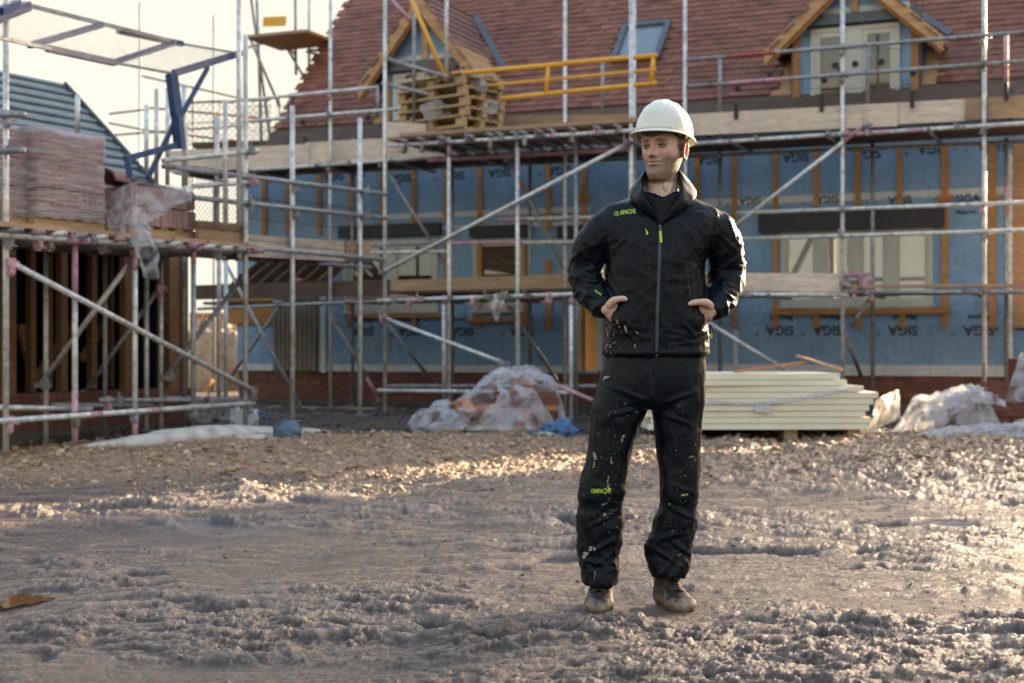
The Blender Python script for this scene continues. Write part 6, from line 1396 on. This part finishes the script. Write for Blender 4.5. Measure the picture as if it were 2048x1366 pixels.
# ---- boots
def boot(hx, hy, tx, ty, label):
    "heel and toe in man-local ground coordinates"
    h, t = Vector((hx, hy, 0)), Vector((tx, ty, 0)); f = (t-h).normalized(); s_ = Vector((-f.y, f.x, 0)); L = (t-h).length
    b = empty('boot', label, None, (0, 0, -.026)); del b['label']; b['label'] = label; b.parent = man
    def P(u, wv, zz): return h+f*(u*L)+s_*wv+Vector((0, 0, zz))
    m = MB(); R_ = []
    prof = [(-.02, .026, .02, .075), (.03, .036, .012, .10), (.14, .041, .010, .115), (.30, .039, .010, .118), (.45, .042, .010, .108), (.60, .047, .010, .090), (.75, .050, .010, .078), (.88, .046, .012, .070), (.97, .034, .016, .058), (1.01, .016, .022, .045)]
    for u, wd, zb_, zt_2 in spline(prof, 4): R_.append((P(u, 0, (zb_+zt_2)/2), s_*wd*1.10, Vector((0, 0, (zt_2-zb_)/2)), 2.3))
    loft(m, R_, 26)
    R_ = []
    for zz, u, wd, ln in ((.05, .24, .040, .075), (.09, .23, .041, .075), (.12, .22, .043, .070), (.15, .21, .046, .068), (.175, .21, .048, .066), (.185, .21, .044, .062)): R_.append((P(u, 0, zz), s_*wd, f*ln, 2.2))
    loft(m, R_, 26)
    me = remesh(m, .0045, 4, .5); V = getV(me); N = getN(me); V = V+N*(.0025*fbm(V[:, 0]*40, V[:, 1]*40, V[:, 2]*40, 3))[:, None]; setV(me, V)
    n = MUDBOOT
    up = finish(me, 'upper', n, b)
    ms = MB(); R_ = []
    for u, wd, zz, _ in spline([(-.03, .030, 0, 0), (.03, .040, 0, 0), (.2, .045, 0, 0), (.45, .045, 0, 0), (.65, .053, 0, 0), (.85, .051, 0, 0), (.98, .036, 0, 0), (1.03, .015, 0, 0)], 4): R_.append((P(u, 0, -.002), s_*wd*1.02, Vector((0, 0, .017)), 3.0))
    loft(ms, R_, 24); so_ = ms.build('sole', M['mudwet'], b, smooth=True)
    lc = MB()
    for i in range(6):
        u0_ = .64-.045*i; zz = .092+.0075*i; wv = .026
        lc.path([P(u0_, -wv, zz-.010), P(u0_+.02, 0, zz+.006), P(u0_-.02, wv, zz-.006)], .0034, 6); lc.path([P(u0_-.02, -wv, zz-.006), P(u0_+.025, 0, zz+.004), P(u0_, wv, zz-.010)], .0034, 6)
    lc.build('laces', M['lace'], b, smooth=True)
    tg = MB(); loft(tg, [(P(.60-.055*i, 0, .088+.012*i), s_*.022, f*.012+Vector((0, 0, .008)), 2.0) for i in range(5)], 12); tg.build('tongue', M['seam'], b, smooth=True)
    # clinging mud skirt
    return b
_n = NT('muddy_boot_leather'); g_ = _n.new('ShaderNodeNewGeometry').outputs['Position']; sx_ = _n.new('ShaderNodeSeparateXYZ'); _n.l(g_, sx_.inputs[0])
hgt = _n.math('ADD', sx_.outputs[2], _n.math('MULTIPLY', _n.noise(g_, 28, 4), .075)); mk = _n.ramp(hgt, [(.068, 1.0), (.080, 0.0)])
_n.set(Base_Color=_n.mix(mk, _n.ramp(_n.noise(g_, 90, 4), [(.4, (.022, .017, .018)), (.68, (.05, .038, .034)), (.75, (.25, .19, .14))]), _n.ramp(_n.noise(g_, 30, 4), [(.35, (.15, .10, .066)), (.65, (.26, .185, .13))])), Roughness=_n.mix(mk, (.5,)*3, (.42,)*3)); _n.bump(_n.noise(g_, 60, 4), .5, .006); MUDBOOT = _n.m
la, lb_ = pp(1204, 1205, .11), pp(1194, 1222, -.10); boot(la.x, .10, lb_.x, -.165, 'boot pointing at the camera, toe coated in wet mud')
la, lb_ = pp(1326, 1205, .10), pp(1356, 1222, -.06); boot(la.x-.008, .08, lb_.x+.022, -.155, 'boot turned outwards, its mud line lower on the laces')
# mud thrown up round the soles
for cx_, cy_2 in ((pp(1196, 1215).x, -.03), (pp(1343, 1215).x, -.03)):
    pass

# ---- body: head, neck, arms and hands in one continuous surface
HC = pp(1327, 303, 0.0); PHI = R(-32); Rh = Matrix.Rotation(PHI, 3, 'Z'); Rt = Matrix.Rotation(R(2), 3, 'Y')
def hw_(v): return HC+Rh @ Vector(v)
Bd = MB()
# head by horizontal rings: z, half width, front, back
hd = [(-.118, .018, .072, -.030), (-.112, .034, .086, -.018), (-.100, .041, .090, .005), (-.085, .0485, .090, .030), (-.065, .0565, .089, .048), (-.045, .0625, .089, .060), (-.025, .068, .090, .070), (0, .0715, .089, .082), (.02, .0735, .090, .090), (.04, .0745, .094, .094), (.06, .074, .092, .095), (.08, .070, .083, .090), (.10, .058, .066, .075), (.115, .036, .040, .048), (.121, .012, .014, .018)]
S_ = spline(hd, 10); n = 150; V_ = []
for zz, wd, fr_, bk_ in S_:
    for i in range(n):
        t = 2*math.pi*i/n; ct, st_ = math.cos(t), math.sin(t); e = 2/2.35
        X = wd*math.copysign(abs(ct)**e, ct); Y = math.copysign(abs(st_)**e, st_); Y = Y*fr_ if Y < 0 else Y*bk_
        if bk_ < 0 and st_ >= 0: Y = -abs(bk_)*-0 + bk_*abs(math.sin(t))**e
        V_.append((X, Y, zz))
V_ = np.array(V_); hx, hyy, hz = V_.T; fm = sm(.0, -.045, hyy)       # only the front moves
dy = np.zeros(len(V_))
g2 = lambda cx, cz, sx, sz: np.exp(-((np.abs(hx)-cx)/sx)**2-((hz-cz)/sz)**2) if cx else G(hx, hz, 0, cz, sx, sz)
nose = np.zeros(len(V_)); tt = np.clip((.022-hz)/.048, 0, 1)
nose = (.006+.020*tt**1.2)*np.exp(-(hx/(.0070+.0045*tt))**2)*sm(.036, .018, hz)*sm(-.037, -.0235, hz)
dy -= nose
dy -= .0075*g2(.0115, -.0215, .006, .0065)                             # wings of the nose
dy += .0150*g2(.031, .012, .0155, .0115)                              # eye sockets
dy -= .0060*g2(.028, .0335, .020, .0075)+.003*g2(0, .030, .016, .010) # brow ridge
dy -= .0050*g2(.046, -.012, .020, .016)                               # cheek bones
dy += .0040*g2(.040, -.048, .014, .022)                               # hollow cheeks
dy += .0045*g2(.026, -.034, .004, .014); dy += .0012*(g2(0, .046, .04, .0016)+g2(0, .054, .035, .0016)); dy += .0015*g2(.0065, .031, .0016, .007)                               # folds beside the mouth
dy -= .0055*g2(0, -.0435, .020, .0055)*(1-.35*np.exp(-(hx/.004)**2)); dy -= .0065*g2(0, -.0560, .017, .0060); dy += .0060*g2(0, -.0498, .024, .0022); dy += .0040*g2(0, -.068, .016, .006)
dy -= .0065*g2(0, -.092, .018, .013); dy -= .003*g2(.028, -.088, .02, .02)
V_[:, 1] += dy*fm; V_[:, 0] += np.sign(hx)*(.003*np.exp(-((hyy+.045)/.02)**2-((hz+.008)/.014)**2))*0
Vh = [hw_(v) for v in V_]; K = len(S_)
Bd.add(Vh, [(k*n+i, k*n+(i+1) % n, (k+1)*n+(i+1) % n, (k+1)*n+i) for k in range(K-1) for i in range(n)]+[tuple(range(n-1, -1, -1)), tuple(range((K-1)*n, K*n))])
# ears
def ear(sgn):
    m = MB(); c = Vector((sgn*.0735, .012, -.002)); rim = []
    for t, rx_2, rz_2 in [(R(a), .017, .031) for a in range(-70, 250, 20)]:
        rim.append(Vector((sgn*(.010+.004*math.sin(t)), .004-rx_2*math.cos(t)*-1*.0+rx_2*math.cos(t), rz_2*math.sin(t))))
    pts_ = [hw_(c+p) for p in rim]
    m.path(pts_, .0044, 8); m.path([hw_(c+Vector((sgn*.004, -.004, -.026))), hw_(c+Vector((sgn*.007, .0, -.032))), hw_(c+Vector((sgn*.008, .006, -.029)))], .0075, 8)
    Rl = []
    for k in range(5): a = k/4; Rl.append((hw_(c+Vector((sgn*(-.004+.010*a), .004+.002*a, 0))), Rh @ Vector((0, .011+.004*a, 0)), Vector((0, 0, .024+.004*a)), 2.0))
    loft(m, Rl, 16); return m
for s_ in (-1, 1): e_ = ear(s_); Bd.add(e_.v, e_.f)
# neck and trunk core
nk = []
for zo, wd, dp, yo, xo in ((-.03, .050, .052, .030, 0), (-.07, .056, .056, .024, 0), (-.10, .059, .059, .018, 0), (-.14, .061, .060, .014, -.004), (-.17, .068, .064, .014, -.006), (-.20, .095, .070, .014, -.008), (-.23, .12, .07, .014, -.008), (-.32, .13, .07, .01, -.01)): nk.append((HC+Vector((xo, yo, zo)), (wd, 0, 0), (0, dp, 0), 2.1))
loft(Bd, nk, 40)
for s_ in (-1, 1): Bd.path([hw_((s_*.050, .018, -.045)), hw_((s_*.040, -.01, -.10)), HC+Vector((s_*.016, -.045, -.165))], [.010, .009, .007], 10)   # neck muscles
Bd.path([HC+Vector((0, -.040, -.125)), HC+Vector((0, -.046, -.135)), HC+Vector((0, -.044, -.15))], [.008, .009, .008], 8)
loft(Bd, [(HC+Vector((-.012, .01, zo)), (wd, 0, 0), (0, .06, 0), 2.1) for zo, wd in ((-.30, .13), (-.45, .12), (-.6, .12), (-.75, .13), (-.80, .10))], 24)
chain(Bd, [(1245, 430, .01, .04), (1190, 470, .02, .035), (1173, 545, .05, .030), (1190, 595, -.01, .026), (1205, 612, -.058, .024), (1213, 620, -.078, .023)], 14)
chain(Bd, [(1395, 430, .01, .04), (1448, 470, .02, .035), (1453, 545, .045, .030), (1444, 595, -.01, .026), (1434, 614, -.055, .024), (1426, 622, -.075, .023)], 14)
for hx0 in (1240, 1370):
    chain(Bd, [(hx0, 740, 0, .05), (hx0-20 if hx0 < 1300 else hx0-10, 960, 0, .04), (hx0-38 if hx0 < 1300 else hx0-35, 1150, .03, .032), (hx0-38 if hx0 < 1300 else hx0-35, 1195, .04, .03)], 12)
def hand(wr_, kn, tips, thumb):
    for k_, t_ in zip(kn, tips):
        m_ = ((wr_[0]*.5+k_[0]*.5), (wr_[1]*.5+k_[1]*.5), (wr_[2]*.5+k_[2]*.5-.004)); chain(Bd, [(*wr_, .016), (*m_, .0145), (*k_, .0122)], 12, 4)
        md = tuple(k_[i]*.5+t_[i]*.5 for i in range(3)); chain(Bd, [(*k_, .0110), (md[0], md[1]-2, md[2]-.006, .0098), (*t_, .0082)], 12, 4)
    chain(Bd, thumb, 14, 6)
hand((1214, 622, -.078), [(1229, 609, -.086), (1230, 619, -.082), (1228, 629, -.076), (1223, 638, -.070)], [(1258, 640, -.066), (1258, 652, -.066), (1252, 660, -.063), (1243, 664, -.06)],
     [(1218, 612, -.090, .0165), (1226, 603, -.104, .0160), (1237, 598.5, -.117, .0122), (1247, 597.5, -.124, .0112), (1251, 598.5, -.126, .0092)])
hand((1426, 622, -.078), [(1406, 612, -.086), (1406, 622, -.082), (1409, 632, -.076), (1413, 641, -.070)], [(1378, 642, -.066), (1376, 654, -.066), (1382, 662, -.063), (1390, 667, -.06)],
     [(1420, 613, -.090, .0175), (1412, 606, -.104, .0165), (1398, 604.5, -.118, .0124), (1386, 606, -.127, .0114), (1380, 608, -.130, .0094)])
bmx = remesh(Bd, .0021, 2, .5); V = getV(bmx); 
iR = np.array(Rh.inverted()); L_3 = (V-np.array(HC[:])) @ iR.T; lx, ly, lz = L_3.T
head_ = lz > -.20
skin = np.array([.74, .49, .385]); C = np.tile(skin, (len(V), 1)); nz = fbm(V[:, 0]*60, V[:, 1]*60, V[:, 2]*60, 3)
C = C*(1+.13*nz[:, None]); C[:, 0] *= 1+.05*fbm(V[:, 0]*25, V[:, 1]*25, V[:, 2]*25, 2)
def blend(mask, col): 
    global C
    m_ = np.clip(mask, 0, 1)[:, None]; C = C*(1-m_)+np.array(col)*m_
ff = sm(-.02, -.05, ly)*head_
blend(0.8*ff*G(lx, lz, 0, -.012, .020, .022), (.60, .28, .22)); blend(.6*ff*(G(np.abs(lx), lz, .045, -.014, .022, .018)), (.60, .30, .23))
fn = perlin(V[:, 0]*420, V[:, 1]*420, V[:, 2]*420)
# beard: jaw, chin, moustache
jaw = head_*sm(-.024, -.048, lz+.010*np.abs(lx)/.07*-1+.008*perlin(lx*40, lz*40))*sm(-.128, -.113, lz)*sm(.045, .02, ly)
cheekcut = 1-sm(-.040, -.028, lz)*(np.abs(lx) < .055)*sm(0, .018, .052-np.abs(lx))
side_ = head_*sm(.046, .058, np.abs(lx))*sm(-.028, -.012, ly)*(1-sm(.020, .028, ly))*(lz < .02)*(lz > -.08)
lips = ff*(np.exp(-(lx/.022)**4-((lz+.0500)/.0092)**4))
mous = ff*np.exp(-(lx/.027)**4-((lz+.0375)/.0075)**2)
bmask = np.clip(np.maximum(np.maximum(jaw*cheekcut, side_*.9), mous), 0, 1)*(1-lips)
tone = np.where((fn > .12)[:, None], np.array([.33, .22, .15]), np.array([.10, .055, .036]))
m_ = (bmask*(.80+.20*np.clip(fn*2, -1, 1)))[:, None].clip(0, .9); C = C*(1-m_)+tone*m_
blend(.75*lips, (.40, .165, .135)); blend(.85*ff*np.exp(-(lx/.023)**4-((lz+.0498)/.0017)**2), (.10, .04, .03))
# brows, hair, and the shade of the nostrils painted in dark
bl = np.abs(lx); blend(.85*ff*np.exp(-((bl-.031)/.0175)**4-((lz-.0300-.10*(.028-np.abs(bl-.034)))/.0042)**2), (.13, .075, .045))
blend(.7*ff*np.exp(-((bl-.0075)/.0032)**2-((lz+.0280)/.0018)**2), (.07, .03, .02))
hair = np.clip(head_*sm(-.008, .0, lz-.9*(np.clip(-.018-ly, 0, 1)))*sm(-.040, -.022, ly)*(np.abs(lx) > .045), 0, 1)+head_*sm(.038, .046, ly)*sm(-.055, -.045, lz); hair = np.clip(hair, 0, 1)*(1-(np.abs(lx) > .0765)*(ly > -.012)*(ly < .038))
hair = hair*(lz < .2); m_ = (hair*(.78+.15*fn))[:, None].clip(0, 1); C = C*(1-m_)+np.array([.060, .040, .028])*m_
blend(.45*(np.abs(lx) > .074)*(lz > -.045)*(lz < .04)*head_, (.62, .24, .17))
# knuckles and nails a little pinker
hands = (V[:, 2] < 1.25)*1.0; blend(.30*hands, (.60, .34, .26))
nail_ = []
for c in (pp(1380, 606, -.139), pp(1250, 596.5, -.135)): nail_.append(c)
d_n = np.min([np.linalg.norm((V-np.array(c[:]))*np.array([1, .6, 1.3]), axis=1) for c in nail_], axis=0); blend(.6*sm(.0105, .0075, d_n), (.70, .47, .40))
ca = bmx.color_attributes.new('skin', 'FLOAT_COLOR', 'POINT'); ca.data.foreach_set('color', np.concatenate([np.clip(C, 0, 1), np.ones((len(C), 1))], 1).ravel())
Nn = getN(bmx); Vd = V+Nn*((bmask*.0008*fn)+(hair*.0014*fn))[:, None]; setV(bmx, Vd)
_n = NT('skin'); vc = _n.new('ShaderNodeVertexColor'); vc.layer_name = 'skin'; co = _n.coord('Object')
_n.set(Base_Color=vc.outputs[0], Roughness=.46, Specular_IOR_Level=.45, Subsurface_Weight=.18, Subsurface_Radius=(.9, .32, .18), Subsurface_Scale=.010); _n.bump(_n.noise(co, 200, 4), .5, .002)
body = finish(bmx, 'body', _n.m, man, 'weathered face with short greying beard, looking to the left of the photo')
# eyes with lids, squinting
M['eyew'] = simple('eye_white', (.26, .21, .19), .2, var=.05); M['iris'] = simple('dark_iris', (.018, .022, .024), .1, var=.1); M['lid'] = simple('eyelid_skin', (.40, .225, .165), .5, var=.08)
def sph(c, r, n=16, zr=(0, math.pi), sc=(1, 1, 1), tilt=0):
    m = MB(); V_ = []; k = n//2
    for i in range(k+1):
        t = zr[0]+(zr[1]-zr[0])*i/k
        for j in range(n): a = 2*math.pi*j/n; V_.append((r*math.sin(t)*math.cos(a)*sc[0], r*math.cos(t)*sc[1]*-1, r*math.sin(t)*math.sin(a)*sc[2]))
    return V_, [(i*n+j, (i+1)*n+j, (i+1)*n+(j+1) % n, i*n+(j+1) % n) for i in range(k) for j in range(n)]
for s_ in (-1, 1):
    c = Vector((s_*.0315, -.0735, .0118)); V_, F_ = sph(c, .0118, 20); m = MB(); m.add([hw_(c+Vector(v)) for v in V_], F_); m.build('eye', M['eyew'], man, smooth=True)
    V_, F_ = sph(c, .0121, 20, (0, R(34))); g_ = Matrix.Rotation(R(-10), 3, 'Z'); m = MB(); m.add([hw_(c+g_ @ Vector(v)) for v in V_], F_); m.build('iris', M['iris'], man, smooth=True)
    for up, a0, a1, ex in ((1, 34, 58, .0131), (-1, -20, -50, .0128)):
        V_ = []; nu, nv = 18, 7
        for i in range(nu+1):
            az = R(-72+144*i/nu); open_ = math.cos(az*.95)
            for j in range(nv+1):
                el = R((a0*open_*.55 if up > 0 else a0*open_*.75)+((a1-a0)*j/nv)); V_.append(hw_(c+Vector((ex*math.cos(el)*math.sin(az)*1.12, -ex*math.cos(el)*math.cos(az), ex*math.sin(el))))[:])
        m = MB(); m.add(V_, [(i*(nv+1)+j, i*(nv+1)+j+1, (i+1)*(nv+1)+j+1, (i+1)*(nv+1)+j) for i in range(nu) for j in range(nv)]); lo_ = m.build('eyelid', M['lid'], man, smooth=True); mo = lo_.modifiers.new('t', 'SOLIDIFY'); mo.thickness = .0012
        if up > 0: m = MB(); m.path([Vector(V_[i*(nv+1)])+Rh @ Vector((0, -.0006, 0)) for i in range(1, nu)], .0011, 5); m.build('eyelash', M['iris'], man)

# ---- helmet
HT = Matrix.Rotation(R(-7), 3, 'X')
def hh_(v): return HC+Rh @ (Vector((0, .006, .058))+HT @ Vector(v))
n = 96; K = 34; V_ = []
A_, B_, H_ = .101, .124, .128
for k in range(K+1):
    t = k/K*math.pi/2
    for i in range(n):
        a = 2*math.pi*i/n; e = 2/2.15; ca_, sa_ = math.cos(a), math.sin(a); st_ = math.sin(t)**.86; ctt = math.cos(t)**.94
        X = A_*math.copysign(abs(ca_)**e, ca_)*ctt; Y = B_*math.copysign(abs(sa_)**e, sa_)*ctt; Z_ = H_*st_
        rib = .0075*(1-float(sm(.018, .026, abs(X))))*float(sm(.10, .5, t)); rib += .0035*(1-float(sm(.005, .009, abs(abs(X)-.043))))*float(sm(.25, .6, t))
        nrm = Vector((X/A_**2, Y/B_**2, Z_/H_**2)).normalized(); V_.append(hh_(Vector((X, Y, Z_))+nrm*rib)[:])
F_ = [(k*n+i, k*n+(i+1) % n, (k+1)*n+(i+1) % n, (k+1)*n+i) for k in range(K) for i in range(n)]
base_n = len(V_)
def rimpt(a, o_, zz):
    e = 2/2.15; ca_, sa_ = math.cos(a), math.sin(a); X = A_*math.copysign(abs(ca_)**e, ca_); Y = B_*math.copysign(abs(sa_)**e, sa_); peak = max(0, -sa_)**3.0
    out_ = o_*(.011+.034*peak); l_ = math.hypot(X, Y); return hh_((X*(1+out_/l_), Y*(1+out_/l_), zz-.006*o_-.010*peak*o_))[:]
rings_ = [(0, 0), (.25, -.001), (.6, -.002), (1.0, -.003), (1.06, -.006), (1.0, -.009), (.4, -.006), (-.12, -.005)]
for o_, zz in rings_: V_ += [rimpt(2*math.pi*i/n, o_, zz) for i in range(n)]
for k in range(len(rings_)-1): F_ += [(base_n+(k+1)*n+i, base_n+(k+1)*n+(i+1) % n, base_n+k*n+(i+1) % n, base_n+k*n+i) for i in range(n)]
_n = NT('white_helmet_plastic'); _n.set(Base_Color=(.80, .78, .68), Roughness=.30, Specular_IOR_Level=.5, Subsurface_Weight=.25, Subsurface_Radius=(1, .9, .6), Subsurface_Scale=.006); _n.bump(_n.noise(_n.pos(), 300, 2), .03, .001)
hl = link('helmet', mesh_np('helmet', V_, F_, _n.m, True), man); mo = hl.modifiers.new('t', 'SOLIDIFY'); mo.thickness = .0025; mo.offset = -1
M['band'] = simple('grey_headband', (.19, .165, .14), .7, var=.15)
V_ = []; 
for zz, s_ in ((-.022, 1.0), (-.020, 1.02), (-.008, 1.05), (.012, 1.10)): V_ += [hh_((.0745*s_*math.cos(2*math.pi*i/n), -.006+.092*s_*math.sin(2*math.pi*i/n), zz+.004*math.sin(2*math.pi*i/n)))[:] for i in range(n)]
hb_ = link('headband', mesh_np('headband', V_, [(k*n+i, k*n+(i+1) % n, (k+1)*n+(i+1) % n, (k+1)*n+i) for k in range(3) for i in range(n)], M['band'], True), hl); mo = hb_.modifiers.new('t', 'SOLIDIFY'); mo.thickness = .003
m = MB()
for a in (R(20), R(60), R(120), R(160), R(200), R(-20)): m.beam(hh_((.085*math.cos(a), .10*math.sin(a), -.012)), hh_((.098*math.cos(a), .12*math.sin(a), .012)), .016, .005)
m.path([hh_((.070*math.cos(a), -.004+.100*math.sin(a), -.018-.03*max(0, math.sin(a)))) for a in [R(d_) for d_ in range(10, 171, 10)]], .006, 6); m.box(hh_((.0, .105, -.052)), (.045, .022, .024)); m.build('cradle', M['frame_cream'], hl)
